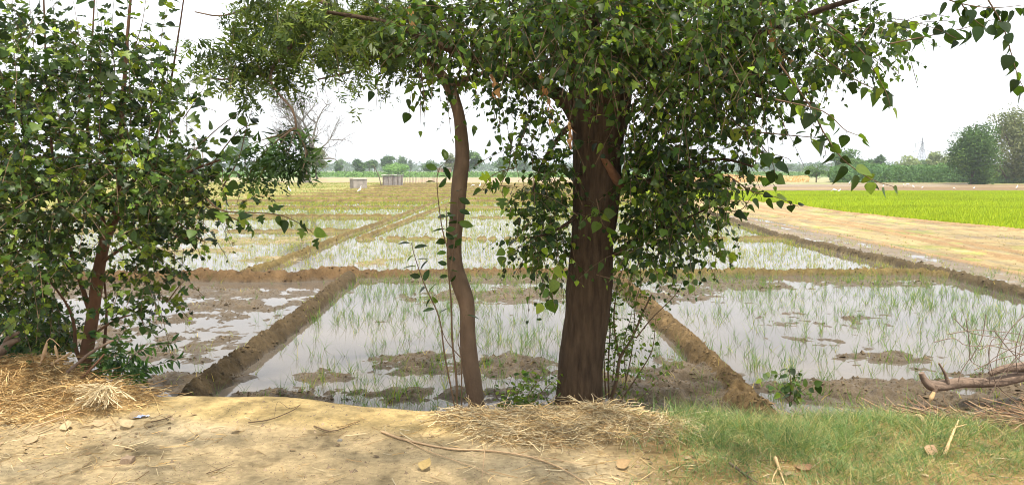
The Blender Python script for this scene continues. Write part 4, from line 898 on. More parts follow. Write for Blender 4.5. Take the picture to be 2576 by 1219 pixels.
# dry leaves lying about, each one a thing
def dry_leaf(px, py, s, colr, label, ang, T=T_heart, z=0, tilt=.35):
    p = on_ground(px, py, z); p[2] = gz(p[0], p[1])[0] + .012
    A = np.array([[math.cos(ang), math.sin(ang), .08]]); LV = Leaves(); LV.add(T, p[None], A, norm(np.array([[tilt * math.sin(ang * 3), -tilt, 1.]])), np.array([s]), np.array([colr]))
    B = Buf(); LV.fill(B); o = B.build('dry_leaf', M_dryleaf); V = o.data; tag(o, label, 'leaf', 'dry leaves on the ground'); return o
cu = strip_leaf([(0.1, 0.0), (0.12, .2), (0.3, .4), (0.55, .36), (0.8, .2), (1.0, .06), (1.1, 0.0)], .5, -.25, True)
for a in [(1060, 1190, .10, (.34, .25, .11), 'curled yellow brown leaf alone on the bare road, bottom centre', 1.2, cu), (1375, 1085, .085, (.5, .34, .12), 'yellow curled leaf on the pale straw heap below the thick trunk', .4, cu),
          (315, 1055, .1, (.30, .22, .13), 'tan leaf lying left of the blue scrap', .2, T_heart), (330, 1080, .11, (.42, .33, .2), 'curled pale leaf just below the blue scrap', 2.6, cu), (165, 1085, .10, (.42, .33, .2), 'pale leaf, left member of the group under the left straw heap', 1.9, cu),
          (225, 1075, .09, (.36, .27, .16), 'buff leaf between the left straw heap and the blue scrap', .8, T_heart), (100, 1110, .1, (.33, .25, .15), 'light tan leaf near the left edge of the road', 3.0, T_heart), (590, 1085, .08, (.48, .36, .2), 'brown leaf by the thin stick left of centre', 5.5, cu),
          (1550, 1180, .09, (.34, .23, .12), 'tan leaf at the tip of the long curved stick', .5, cu), (2050, 1190, .11, (.34, .19, .11), 'reddish brown leaf in the litter under the right grass', 2.2, T_heart), (2335, 1150, .1, (.42, .27, .16), 'brown leaf in front of the grass beside the forked stick', .9, cu), (1980, 1205, .08, (.42, .3, .18), 'pale leaf at the bottom edge right of centre', 1.4, T_heart)]: dry_leaf(*a)

# sticks on the ground
def stick(label, pts, w, z=0.0, m=M_twig, lift=.012, side=(), name='stick', cat='stick', step=.04):
    """pts in picture points on the ground; side: extra twigs"""
    def conv(ps, w):
        P = []
        for i, q in enumerate(ps):
            g = on_ground(q[0], q[1], z); zz = gz(g[0], g[1])[0] + lift + (q[2] if len(q) > 2 else 0)
            P.append([g[0], g[1], zz, w / 2 * (1 - .6 * i / (len(ps) - 1))])
        return P
    g = conv(pts, w)[0]; t = thing(name, label, cat, g[:3])
    B = Buf(); tube(B, conv(pts, w), ns=8, step=step, rough=.15, seed=4); B.build('stem', m, t)
    for s in side:
        B = Buf(); tube(B, conv(s, w * .45), ns=6, step=step, rough=.15); B.build('side_twig', m, t)
    return t
M_stick = mat('dry_stick', (.42, .29, .17), .8, .2, 30, .3, .3, 60)
stick('long pale forked stick curving across the road in the centre foreground', [(960, 1092), (1020, 1112), (1130, 1132), (1220, 1135), (1320, 1150), (1400, 1175), (1470, 1215)], .016, m=M_stick,
      side=[[(1020, 1112), (1080, 1140), (1150, 1165), (1220, 1190), (1260, 1219)], [(1320, 1150), (1400, 1160), (1480, 1175)], [(1220, 1135), (1215, 1180), (1212, 1219)]])
stick('small arched twig on the road edge, left of centre', [(625, 1073), (680, 1068), (735, 1050), (757, 1035)], .009, side=[[(757, 1035), (730, 1045), (700, 1028), (690, 1062)]], lift=.02)
stick('short dark twig beside the blue scrap', [(380, 1068), (420, 1060), (440, 1050)], .010, side=[[(420, 1060), (400, 1052)]])
stick('thin crooked twig on the road between the two straw heaps', [(790, 1080), (830, 1092), (870, 1083), (905, 1070)], .009, side=[[(830, 1092), (800, 1100)]])
stick('thin twig lying at the bottom left of the road', [(520, 1195), (550, 1185), (590, 1170)], .006, side=[[(550, 1185), (510, 1165)]])
stick('bare pale stick leaning out of the litter at the bottom right', [(1950, 1165, .02), (1962, 1190), (1975, 1225)], .02, m=M_wood, side=[[(1958, 1180), (1945, 1205), (1940, 1230)]])
stick('slim grey stick lying beneath the right grass', [(1835, 1170), (1870, 1195), (1905, 1219)], .018, m=M_log, side=[[(1870, 1195), (1900, 1190)]])
stick('pale peeled stick standing in front of the grass below the fallen branch', [(2375, 1150), (2395, 1110, .03), (2410, 1085, .06)], .022, m=M_wood, side=[[(2400, 1100, .05), (2430, 1092, .05)]])
stick('pale split piece of wood under the fallen branch', [(2295, 1030, .02), (2315, 1052, .02), (2330, 1078)], .045, m=M_wood, side=[[(2295, 1030, .04), (2325, 1045, .02)]], name='wood_splinter', cat='wood')
stick('thin dry stalk lying up against the right shore', [(2090, 1000), (2130, 1020), (2180, 1040)], .010, m=M_stick, side=[[(2130, 1020), (2110, 1040)]])
stick('long dry stalk low across the lower left straw', [(80, 1100, .06), (160, 1070, .05), (235, 1035, .03)], .012, m=M_stick, side=[[(160, 1070, .05), (175, 1095, .02)]])

# fallen branch on the right, with its twigs
def fallen():
    r = np.random.default_rng(95); Y = 6.9
    b = at_depth(2450, 975, Y); b[2] = gz(b[0], b[1])[0]
    t = thing('fallen_branch', 'fallen grey brown branch with bare twigs on the right shore', 'branch', b)
    B = Buf(); ptube(B, [(2318, 937, 13), (2326, 955, 18), (2345, 970, 26), (2380, 968, 28), (2420, 962, 27), (2470, 962, 25), (2520, 958, 27), (2560, 948, 28), (2640, 930, 30), (2750, 915, 32)], Y, ns=18, step=.02, rough=.16, seed=2); B.build('limb', M_log, t)
    for pts in ([(2385, 962, 12), (2378, 940, 8), (2362, 912, 5)], [(2355, 968, 12), (2352, 980, 13), (2346, 992, 9)], [(2490, 940, 14), (2520, 928, 19), (2570, 922, 24), (2650, 910, 26)], [(2470, 970, 6), (2500, 965, 7), (2530, 968, 5)]):
        B = Buf(); ptube(B, pts, Y - .03, ns=10, step=.02, rough=.15, seed=5); B.build('side_branch', M_log, t)
    B = Buf(); ptube(B, [(2350, 985, 8), (2343, 1000, 12), (2338, 1010, 3)], Y - .06, ns=8, step=.01, rough=.3); B.build('splintered_end', M_wood, t)
    tw = [[(2430, 800), (2440, 870), (2445, 910), (2520, 935), (2600, 940)], [(2385, 840), (2450, 830), (2530, 835), (2620, 850)], [(2400, 800), (2440, 835), (2520, 850), (2600, 870)], [(2490, 965), (2488, 900), (2495, 855), (2530, 840)],
          [(2640, 850), (2560, 870), (2500, 900), (2470, 935)], [(2560, 1010), (2510, 970), (2490, 910), (2485, 870)], [(2500, 830), (2540, 880), (2590, 930)], [(2450, 930), (2520, 900), (2620, 880)], [(2440, 905), (2470, 850), (2480, 790)],
          [(2560, 940), (2555, 880), (2570, 820)], [(2530, 945), (2560, 900), (2640, 860)], [(2460, 880), (2500, 870), (2600, 900)], [(2410, 960), (2420, 930), (2440, 900)], [(2350, 860), (2400, 850), (2440, 870), (2560, 860)], [(2590, 780), (2540, 830), (2510, 890), (2505, 950)],
          [(2600, 800), (2570, 860), (2560, 950)], [(2620, 990), (2540, 985), (2480, 975)], [(2480, 1010), (2530, 930), (2600, 850), (2680, 800)]]
    for p in tw:
        B = Buf(); ptube(B, [(x, y, 2.6 - .35 * i) for i, (x, y) in enumerate(p)], Y - .1 + r.uniform(-.25, .25), ns=5, step=.05, rough=.1)
        B.build('twig', M_log, t)
fallen()
# broken bough and dry stalks on the left heap
B = Buf(); ptube(B, [(-30, 905, 22), (5, 880, 24), (25, 862, 18), (48, 853, 12)], 5.6, ns=12, step=.02, rough=.12); 
ptube(B, [(10, 875, 14), (20, 850, 12), (48, 835, 8)], 5.6, ns=10, step=.02, rough=.12)
tag(B.build('broken_branch', M_log), 'cut forked branch poking up behind the straw at the left edge', 'branch')
for lab, pts, w, m in [('grey broken stick leaning against the left tree trunk above the straw', [(170, 935), (230, 885), (285, 855)], 9, M_log), ('thin dark stick leaning from the straw heap to the left trunk', [(195, 960), (245, 910), (262, 890)], 7, M_bark3), ('short pale cut stick poking from the top of the left straw heap', [(130, 915), (155, 900), (180, 885)], 8, M_stick), ('dry upright stalk with hanging husks on the left straw heap', [(100, 925), (110, 880), (125, 850), (150, 870)], 4, M_stick)]:
    B = Buf(); ptube(B, [(x, y, w * (1 - .2 * i)) for i, (x, y) in enumerate(pts)], 5.45, ns=8, step=.03, rough=.12)
    if 'husks' in lab: ptube(B, [(118, 862, 5), (112, 885, 10), (106, 905, 4)], 5.43, ns=7, step=.02); ptube(B, [(138, 868, 4), (142, 885, 8), (146, 900, 3)], 5.43, ns=7, step=.02)
    tag(B.build('dry_stalk' if 'husks' in lab else 'stick', m), lab, 'stalk' if 'husks' in lab else 'stick')

# stone, pebbles and the blue scrap
def rock(label, px, py, s, colr, seed, sq=(1, .8, .5)):
    r = np.random.default_rng(seed); import bmesh
    bm = bmesh.new(); bmesh.ops.create_icosphere(bm, subdivisions=3, radius=1)
    g = on_ground(px, py, 0); z = gz(g[0], g[1])[0]
    for v in bm.verts:
        c = v.co; k = 1 + .25 * float(fbm(np.array([c.x * 1.5 + seed]), np.array([c.y * 1.5 + c.z]), 2, seed)[0])
        c = c * k; c = Vector((max(-.7, min(.75, c.x)), max(-.6, min(.7, c.y)), max(-.5, min(.6, c.z + .25 * c.x)))); v.co = c
    me = bpy.data.meshes.new('stone'); 
    for v in bm.verts: v.co = Vector((v.co.x * s * sq[0], v.co.y * s * sq[1], v.co.z * s * sq[2] + s * sq[2] * .35))
    bm.to_mesh(me); me.materials.append(mat('stone', colr, .9, .2, 60, .25, .4, 120)); o = bpy.data.objects.new('stone', me); COL.objects.link(o); o.location = (g[0], g[1], z); return tag(o, label, 'stone')
rock('angular brown stone lying alone on the bare road, lower left', 320, 1163, .045, (.26, .19, .13), 3, (1.1, .8, .75))
rock('small grey pebble on the road left of the long stick', 855, 1108, .02, (.25, .23, .2), 5); rock('tiny pebble near the bottom centre of the road', 885, 1187, .014, (.28, .2, .14), 6)
r = np.random.default_rng(97); B = Buf(); g = on_ground(357, 1056, 0); g[2] = gz(g[0], g[1])[0] + .004
gx, gy = np.meshgrid(np.linspace(-.035, .035, 12), np.linspace(-.022, .022, 8)); zz = .022 * np.abs(fbm(gx * 40, gy * 40, 3, 3)) + .004
V = np.stack([g[0] + gx + .012 * fbm(gx * 60, gy * 60, 2, 8), g[1] + gy + .4 * gx, g[2] + zz], -1).reshape(-1, 3); i = np.arange(7)[:, None] * 12; j = np.arange(11)[None]
B.add(V, np.stack([i + j, i + j + 1, i + 13 + j, i + 12 + j], -1).reshape(-1, 4), np.array([[.30, .36, .6], [.5, .54, .65]])[(fbm(V[:, 0] * 50, V[:, 1] * 50, 2, 5) > 0).astype(int)])
tag(B.build('plastic_scrap', M_plastic), 'crumpled pale blue plastic scrap on the road, lower left', 'litter')

# ------------------------------------------------------------------ egrets
def egret_parts(pose, seed):
    """body mesh and legs around origin, facing +x, about 0.6 m tall when upright"""
    if pose == 'upright': P = [(-.20, 0, .24, .006), (-.14, 0, .28, .03), (-.06, 0, .34, .062), (.02, 0, .40, .068), (.07, 0, .45, .045), (.09, 0, .50, .024), (.08, 0, .55, .019), (.075, 0, .60, .018), (.09, 0, .635, .024), (.12, 0, .638, .018), (.145, 0, .63, .008)]
    elif pose == 'feeding': P = [(-.22, 0, .34, .006), (-.16, 0, .34, .03), (-.06, 0, .35, .06), (.04, 0, .36, .062), (.10, 0, .35, .04), (.15, 0, .33, .022), (.20, 0, .27, .017), (.23, 0, .22, .017), (.25, 0, .19, .022), (.265, 0, .165, .014), (.275, 0, .14, .007)]
    else: P = [(-.22, 0, .28, .006), (-.16, 0, .30, .03), (-.06, 0, .33, .062), (.03, 0, .37, .064), (.09, 0, .40, .035), (.12, 0, .43, .02), (.11, 0, .47, .018), (.12, 0, .50, .018), (.145, 0, .515, .023), (.17, 0, .512, .017), (.19, 0, .505, .008)]
    return P
EG = {}
def egret(px, py, hpx, label, pose='upright', face=0.0):
    g = on_ground(px, py, -.58); z = gz(g[0], g[1])[0]; z = max(z, WATER - .02)
    H = .645 if pose == 'upright' else (.42 if pose == 'feeding' else .53); s = max(.7, min(1.5, hpx * pxm(g[1]) / H))
    if pose not in EG:
        t = thing('egret', label, 'egret', (g[0], g[1], z)); P = np.array(egret_parts(pose, 0)); sc = t
        t0 = t.location.copy(); t.location = (0, 0, 0)
        B = Buf(); tube(B, P, ns=12, step=.012); B.build('body', M_white, t)
        e = P[-1]; d = norm(P[-1, :3] - P[-2, :3]); B = Buf(); tube(B, [[*(e[:3] - d * .012), .009], [*(e[:3] + d * .03), .006], [*(e[:3] + d * .07), .001]], ns=6, step=.02); B.build('beak', M_beak, t)
        for sy in (-.025, .025):
            B = Buf(); tube(B, [[-.03, sy, .32, .007], [-.035, sy, .2, .005], [-.025, sy, .0, .005], [.02, sy, .0, .004]], ns=5, step=.05); B.build('leg', M_dark, t)
        t.location = t0; EG[pose] = t
    else:
        src = EG[pose]; t = src.copy(); COL.objects.link(t)
        for ch in list(src.children): c = ch.copy(); COL.objects.link(c); c.parent = t
        t.location = (g[0], g[1], z)
    t.scale = (s, s, s); t.rotation_euler = (0, 0, face); t['label'] = label; t['category'] = 'egret'; t['group'] = 'white egrets in the fields'
for a in [(728, 488, 20, 'white egret alone at the far left behind the leafy branch tips', 'upright', 2.6), (905, 489, 22, 'upright white egret just in front of the grey concrete box', 'upright', .3),
          (1208, 473, 15, 'white egret in the far plots right of the wavy trunk', 'upright', 1.2), (1190, 477, 9, 'stooping white egret left of the one right of the wavy trunk', 'feeding', 3.0),
          (2098, 487, 13, 'white egret at the back edge of the green rice, left of the pair', 'feeding', 2.4), (2111, 486, 12, 'white egret at the back edge of the green rice, right of the pair', 'walking', .2),
          (2137, 467, 12, 'egret on brown ground, leftmost behind the green rice', 'upright', .4), (2222, 472, 9, 'egret standing on brown ground above the middle of the green rice', 'upright', .5), (2273, 473, 9, 'hunched white egret on brown ground right of centre of the rice edge', 'feeding', 1.0), (2283, 469, 8, 'white egret bending down, farthest back in the brown field', 'feeding', 2.9),
          (2297, 476, 12, 'thin upright egret just right of the white bending birds', 'upright', 2.0), (2320, 477, 8, 'small egret below the power pylon', 'walking', .1), (2400, 478, 7, 'small egret on the brown strip between pylon and dark round tree', 'feeding', .4), (2450, 478, 9, 'white egret in front of the dark round tree', 'walking', .2), (2558, 478, 14, 'egret at the far right edge before the pale tall tree', 'upright', .3),
          (2156, 463, 7, 'tiny distant egret on the brown field near the hedge', 'walking', .3), (1252, 477, 14, 'white egret glimpsed between the leaves left of the thick trunk', 'upright', 1.0)]: egret(*a)

# ------------------------------------------------------------------ distant trees and structures
def bgtree(px, Y, top, wpx, label, name='distant_tree', pal=((.04, .09, .025), (.06, .13, .03), (.09, .17, .04)), seed=1, n=2600, fs=.30, base=None, lobes=12, cw=.62, low=.25, trunk=.03, sparse=1.0, multi=0, group='trees across the far fields', cat='tree', flat=.5):
    r = np.random.default_rng(seed * 7 + 3); z0 = -.55; x = (px - 1288) / FPX * Y * 1.004
    H = (425 - top) / FPX * Y + CAMH - z0 if base is None else base; H = max(H, .8); R = wpx / 2 * pxm(Y)
    t = thing(name, label, cat, (x, Y, z0), group)
    B = Buf(); rt = max(.04, H * trunk)
    tube(B, [[x, Y, z0 - .2, rt * 1.3], [x + r.normal(0, .03) * H, Y, z0 + H * low, rt], [x + r.normal(0, .05) * R, Y, z0 + H * .7, rt * .5], [x + r.normal(0, .1) * R, Y, z0 + H * .93, rt * .15]], ns=7, step=.5)
    for i in range(5):
        a = r.uniform(0, 6.28); h0 = z0 + H * r.uniform(low, .6); tube(B, [[x, Y, h0, rt * .5], [x + math.cos(a) * R * .4, Y + math.sin(a) * R * .4, h0 + H * .15, rt * .3], [x + math.cos(a) * R * .8, Y + math.sin(a) * R * .8, h0 + H * .25, rt * .1]], ns=5, step=.6)
    B.build('trunk', M_fartrunk, t)
    cz = z0 + H * (low + 1) / 2; rz = H * (1 - low) / 2
    lc = norm(r.normal(size=(lobes, 3))) * r.uniform(.35, .72, (lobes, 1)); lc[0] = (0, 0, .55)
    lr = r.uniform(.32, .55, lobes); li = r.integers(0, lobes, n); q = norm(r.normal(size=(n, 3))); q[:, 2] = np.where((q[:, 2] < -.3) & (low > .1), -q[:, 2], q[:, 2])
    rad = lr[li] * r.uniform(.55, 1.06, n) ** (1 / sparse)
    L = lc[li] + q * rad[:, None]; L = L * 1.02; L[:, :2] *= (1 - .35 * np.clip(-L[:, 2:], 0, 1))
    P = np.array([x, Y, cz]) + L * np.array([R, R * .9, rz])
    s = fs * (Y / 120) ** .6 * r.uniform(.5, 1.3, n) * min(1, .35 + H / 14)
    nn = norm(q + .7 * r.normal(size=(n, 3))); u = norm(np.cross(nn, r.normal(size=(n, 3)))); v = np.cross(nn, u)
    V = np.stack([P - u * s[:, None], P - v * s[:, None] * .45 + u * s[:, None] * .1, P + u * s[:, None], P + v * s[:, None] * .45], 1)
    pal = np.array(pal); C = pal[(r.integers(0, len(pal), lobes)[li] + r.integers(0, 2, n)) % len(pal)] * r.uniform(.75, 1.25, (n, 1))
    B = Buf(); B.add(V.reshape(-1, 3), np.arange(n * 4).reshape(-1, 4), np.repeat(C, 4, 0)); B.build('crown', M_farleaf, t, False)
    return t
PALE = ((.14, .19, .08), (.19, .24, .10), (.24, .29, .12)); OLIVE = ((.10, .13, .05), (.15, .18, .07), (.19, .21, .10)); MID = ((.05, .11, .03), (.08, .15, .04), (.11, .19, .05)); DARK = ((.035, .085, .024), (.055, .12, .03), (.08, .15, .035)); LIME = ((.12, .24, .06), (.16, .30, .08), (.20, .34, .10))
T = bgtree
T(2442, 112, 303, 150, 'broad dense dark green tree by the field edge on the right', pal=((.045, .10, .022), (.07, .14, .028), (.11, .19, .035), (.055, .11, .025)), seed=1, n=11000, fs=.24, low=-.1, lobes=30, name='dark_tree')
T(2532, 118, 272, 180, 'tall pale olive tree at the right edge beside the dark one', pal=OLIVE, seed=2, n=11000, fs=.22, low=-.1, lobes=34, name='pale_tree')
T(2620, 116, 290, 150, 'grey green tall tree cut by the right edge of the picture', pal=((.06, .10, .05), (.10, .14, .07)), seed=3, n=8000, fs=.24, low=-.1, lobes=24)
T(2048, 126, 412, 74, 'small round light green tree alone left of the hedge', pal=MID, seed=4, n=2600, fs=.2, low=.12, name='small_tree')
T(2090, 131, 425, 40, 'low bushy shrub right of the small round tree', pal=MID, seed=5, n=1500, fs=.2, low=.08, name='bush', cat='bush')
T(2125, 150, 376, 118, 'mid green spreading tree behind the left end of the hedge', pal=DARK, seed=6, n=3600, low=.15)
T(2145, 138, 400, 92, 'round bright green tree in front of the spreading one', pal=MID, seed=7, n=3000, fs=.22, low=.1)
T(2206, 190, 388, 34, 'slender leaning tree over the middle of the hedge', pal=DARK, seed=8, n=900)
T(2180, 205, 400, 40, 'small tree behind the hedge left of the slender one', pal=MID, seed=9, n=1000)
T(2275, 210, 390, 80, 'hazy tree left of the power pylon', pal=PALE, seed=10, n=1600, low=.1)
T(2312, 230, 400, 50, 'hazy tree at the foot of the pylon', pal=MID, seed=11, n=1300, low=.1)
T(2345, 190, 380, 56, 'pale hazy tree between pylon and dark tree, the left one', pal=PALE, seed=12, n=1500, low=.1); T(2378, 190, 384, 48, 'pale hazy tree touching the dark tree on its left', pal=PALE, seed=13, n=1300, low=.1)
T(1938, 420, 402, 40, 'hazy tree far off right of the leafy branches', pal=MID, seed=14, n=900, low=.05); T(1975, 450, 412, 50, 'low hazy far tree above the dry maize', pal=DARK, seed=15, n=900, low=.05); T(2005, 480, 418, 40, 'low hazy far tree, right of the maize field', pal=DARK, seed=16, n=600, low=.05)
T(803, 165, 372, 80, 'round olive green tree beside the bare tree', pal=OLIVE, seed=17, n=4200, low=.2, fs=.28)
T(853, 240, 405, 30, 'small dark far tree right of the bare tree', pal=DARK, seed=18, n=700, low=.1); T(862, 420, 400, 30, 'hazy tall far tree behind the small dark one', pal=MID, seed=19, n=500)
T(903, 230, 401, 50, 'rounded dark tree beyond the concrete box', pal=DARK, seed=20, n=1500, low=.1); T(932, 260, 404, 24, 'narrow tree right of the rounded one beyond the box', pal=DARK, seed=21, n=600, low=.3); T(945, 250, 402, 26, 'thin stemmed tree left of the shed', pal=MID, seed=22, n=600, low=.35, trunk=.02)
T(1000, 205, 408, 84, 'bright feathery green tree over the shed', pal=LIME, seed=23, n=4200, low=.05, fs=.22, lobes=16)
T(978, 260, 392, 44, 'dark tree behind the left half of the feathery one', pal=DARK, seed=24, n=1300, low=.2); T(1012, 330, 393, 40, 'hazy dark tree behind the right half of the feathery one', pal=DARK, seed=25, n=1000, low=.1); T(1034, 420, 400, 18, 'hazy narrow far tree right of the feathery one', pal=DARK, seed=26, n=400, low=.1)
T(1085, 235, 404, 48, 'light green tree left of the brick hut', pal=MID, seed=27, n=1600, low=.1); T(1180, 225, 380, 70, 'mid green tree behind the wavy trunk', pal=MID, seed=28, n=2400, low=.15); T(1135, 230, 388, 48, 'tree left of the wavy trunk above the brick hut', pal=OLIVE, seed=29, n=1500, low=.15)
T(1262, 260, 395, 46, 'far tree seen between the trunks', pal=MID, seed=30, n=1100, low=.1); T(1312, 300, 400, 50, 'second far tree between the trunks, nearer the thick one', pal=DARK, seed=31, n=1000, low=.1)
T(590, 330, 372, 60, 'hazy grey green tree behind the left tree tips', pal=MID, seed=32, n=1400, low=.15); T(622, 300, 345, 50, 'tall hazy tree left of the hanging neem spray', pal=MID, seed=33, n=1500, low=.25); T(560, 260, 385, 50, 'far tree half hidden by the left tree', pal=DARK, seed=34, n=1200, low=.15); T(665, 280, 395, 50, 'dark far tree behind the hanging neem spray', pal=DARK, seed=35, n=1000, low=.1)
T(480, 330, 390, 60, 'far tree beyond the left tree crown, near the twin pole', pal=MID, seed=36, n=1000, low=.1); T(700, 300, 398, 40, 'low far tree just left of the bare tree', pal=MID, seed=37, n=800, low=.1)
T(150, 260, 380, 90, 'far tree hidden behind the leafy tree at left', pal=DARK, seed=38, n=1200, low=.1)

def dead_tree():
    r = np.random.default_rng(101); Y = 123; m = pxm(Y); x = (772 - 1288) * m; z0 = -.57
    t = thing('bare_tree', 'tall leafless pale grey tree in the field left of centre', 'tree', (x, Y, z0))
    B = Buf(); tips = []
    P = [at_depth(772, 470, Y), at_depth(771, 440, Y), at_depth(774, 410, Y), at_depth(778, 385, Y)]
    tube(B, [[*p, w] for p, w in zip(P, (.95, .66, .58, .5))], ns=14, step=.3, rough=.12)
    def grow(p, d, L, rad, lev):
        k = 4; rad = rad * (.82 if lev == 0 else .95); pts = [[*p, rad]]; q = p.copy(); dd = d.copy()
        for i in range(k):
            dd = norm(dd + r.normal(size=3) * .16 + np.array([0, 0, .07])); q = q + dd * L / k; pts.append([*q, rad * (1 - .55 * (i + 1) / k)])
            if lev < 4 and i >= 0 and r.random() < .75:
                s = norm(dd + norm(r.normal(size=3) * np.array([1, .8, .7])) * .95); grow(q, s, L * r.uniform(.45, .7), rad * .5, lev + 1)
        tube(B, pts, ns=5, step=5, cap=False)
        if lev < 4: grow(q, norm(dd + r.normal(size=3) * .4), L * .6, rad * .5, lev + 1); grow(q, norm(dd + r.normal(size=3) * .5), L * .6, rad * .45, lev + 1)
    p = P[-1]
    for (dx, dz, L, ra) in [(-.85, .75, 5.0, .26), (-.3, 1, 5.4, .32), (.1, 1, 5.8, .34), (.55, .95, 5.8, .36), (1.0, .6, 4.2, .22), (-1., .35, 3.8, .2)]:
        grow(p + np.array([0, 0, r.uniform(-.6, .3)]), norm(np.array([dx, r.normal(0, .4), dz])), L, ra, 0)
    lo = at_depth(778, 415, Y); tube(B, [[*lo, .18], [*at_depth(800, 402, Y), .16], [*at_depth(830, 398, Y), .12], [*at_depth(845, 402, Y), .06], [*at_depth(855, 412, Y), .03]], ns=6, step=.4)
    for x_, y_ in ((812, 398), (828, 396), (845, 402)): grow(at_depth(x_, y_, Y), norm(np.array([r.normal(0, .5), r.normal(0, .3), 1.])), 1.5, .06, 3)
    B.build('trunk', M_dead, t)
dead_tree()

def box(B, x0, x1, y0, y1, z0, z1, colr=(1, 1, 1)):
    V = [(x, y, z) for z in (z0, z1) for y in (y0, y1) for x in (x0, x1)]
    B.add(V, [(0, 2, 3, 1), (4, 5, 7, 6), (0, 1, 5, 4), (2, 6, 7, 3), (0, 4, 6, 2), (1, 3, 7, 5)], colr)
def rot_to(o, loc, a): o.location = loc; o.rotation_euler = (0, 0, a)
# concrete tank: a corner towards us
g = on_ground(898, 475.5, -.57); s = pxm(g[1]); t = thing('concrete_tank', 'low square weathered concrete tank standing in the far field', 'tank', (0, 0, 0))
B = Buf(); w = .78; H = 1.2
for (x0, x1, y0, y1) in ((-w, w, -w, -w + .12), (-w, w, w - .12, w), (-w, -w + .12, -w + .12, w - .12), (w - .12, w, -w + .12, w - .12)): box(B, x0, x1, y0, y1, -.1, H - .1)
B.build('wall', M_concrete, t, False); B = Buf()
for (x0, x1, y0, y1) in ((-w - .06, w + .06, -w - .06, -w + .16), (-w - .06, w + .06, w - .16, w + .06), (-w - .06, -w + .16, -w + .16, w - .3), (w - .16, w + .06, -w + .16, w - .3)): box(B, x0, x1, y0, y1, H - .1, H + .05)
B.build('rim', mat('pale_concrete', (.5, .45, .4), .9, .1, 3, .2, .3, 10), t, False)
B = Buf(); box(B, -w + .12, w - .12, -w + .12, w - .12, H - .5, H - .42); B.build('tank_water', M_water, t, False)
rot_to(t, (g[0], g[1] + .8, -.57), math.radians(28))
# shed of panels and poles
g = on_ground(985, 466.5, -.57); t = thing('field_shed', 'small grey shed of upright slabs with a sagging roof in the far field', 'shed', (0, 0, 0)); r = np.random.default_rng(7)
for i, (x0, x1) in enumerate([(-1.9, -.9), (-.85, .2), (.35, 1.1), (1.15, 2.0)]):
    B = Buf(); box(B, x0, x1, -.9 - .05 * i, -.8 - .05 * i, -.1, 1.95 + .1 * r.normal()); B.build('wall_slab', M_concrete, t, False)
B = Buf(); box(B, -1.9, -1.8, -.75, 1.2, -.1, 1.9); box(B, 1.9, 2.0, -.65, 1.2, -.1, 1.9); box(B, -1.8, 1.9, 1.1, 1.2, -.1, 1.9); B.build('wall', M_concrete, t, False)
B = Buf(); tube(B, [[-2.2, -1.15, 2.0, .03], [-.5, -1.15, 2.2, .03], [1.6, -1.1, 2.0, .03]], ns=5); box(B, -2.1, .9, -1.1, 1.3, 2.12, 2.2); box(B, .8, 2.1, -1.0, 1.2, 2.03, 2.1); B.build('roof', mat('roof_sheet', (.5, .48, .45), .8, .2, 3, .3), t, False)
for i in range(5):
    B = Buf(); xx = -1.7 + i * .85 + r.normal(0, .1); tube(B, [[xx, -1.25, -.1, .05], [xx + .05, -1.2, 1.2, .045], [xx + .02, -1.15, 2.3 + .2 * r.normal(), .03]], ns=6); B.build('post', M_fartrunk, t)
B = Buf(); tube(B, [[-2.2, -1.4, -.1, .1], [-2.6, -1.3, 2.0, .08], [-3.6, -1.2, 4.2, .05]], ns=6); B.build('leaning_pole', M_fartrunk, t)
rot_to(t, (g[0], g[1] + 1, -.57), math.radians(8)); t.scale = (.72, .72, .68)
# row of thin stakes right of the shed
g0_ = on_ground(1010, 464, -.57); g1_ = on_ground(1100, 459, -.57); t = thing('stake_fence', 'row of thin wooden stakes running right from the shed', 'fence', (g0_[0], g0_[1], -.57))
for i in range(26):
    f = i / 25; p = g0_ * (1 - f) + g1_ * f; B = Buf(); tube(B, [[p[0], p[1], -.7, .03], [p[0] + r.normal(0, .08), p[1], -.57 + r.uniform(.9, 1.7), .02]], ns=5, step=1); B.build('stake', M_dead, t)
# brick hut
g = on_ground(1117, 444, -.5); t = thing('brick_hut', 'small reddish brick hut left of the wavy trunk, far away', 'hut', (0, 0, 0))
B = Buf(); box(B, -1.9, -.5, -1.5, 1.5, -.1, 2.4); box(B, .4, 1.9, -1.5, 1.5, -.1, 2.4); box(B, -.5, .4, -1.2, 1.5, -.1, 2.4); box(B, -.5, .4, -1.5, -1.2, 1.9, 2.4); B.build('wall', M_brick, t, False)
B = Buf(); box(B, -2.1, 2.1, -1.7, 1.7, 2.4, 2.6); B.build('roof', M_concrete, t, False)
B = Buf(); box(B, -.48, .38, -1.28, -1.22, 0, 1.88); B.build('door', M_fartrunk, t, False); rot_to(t, (g[0], g[1], -.5), .25)
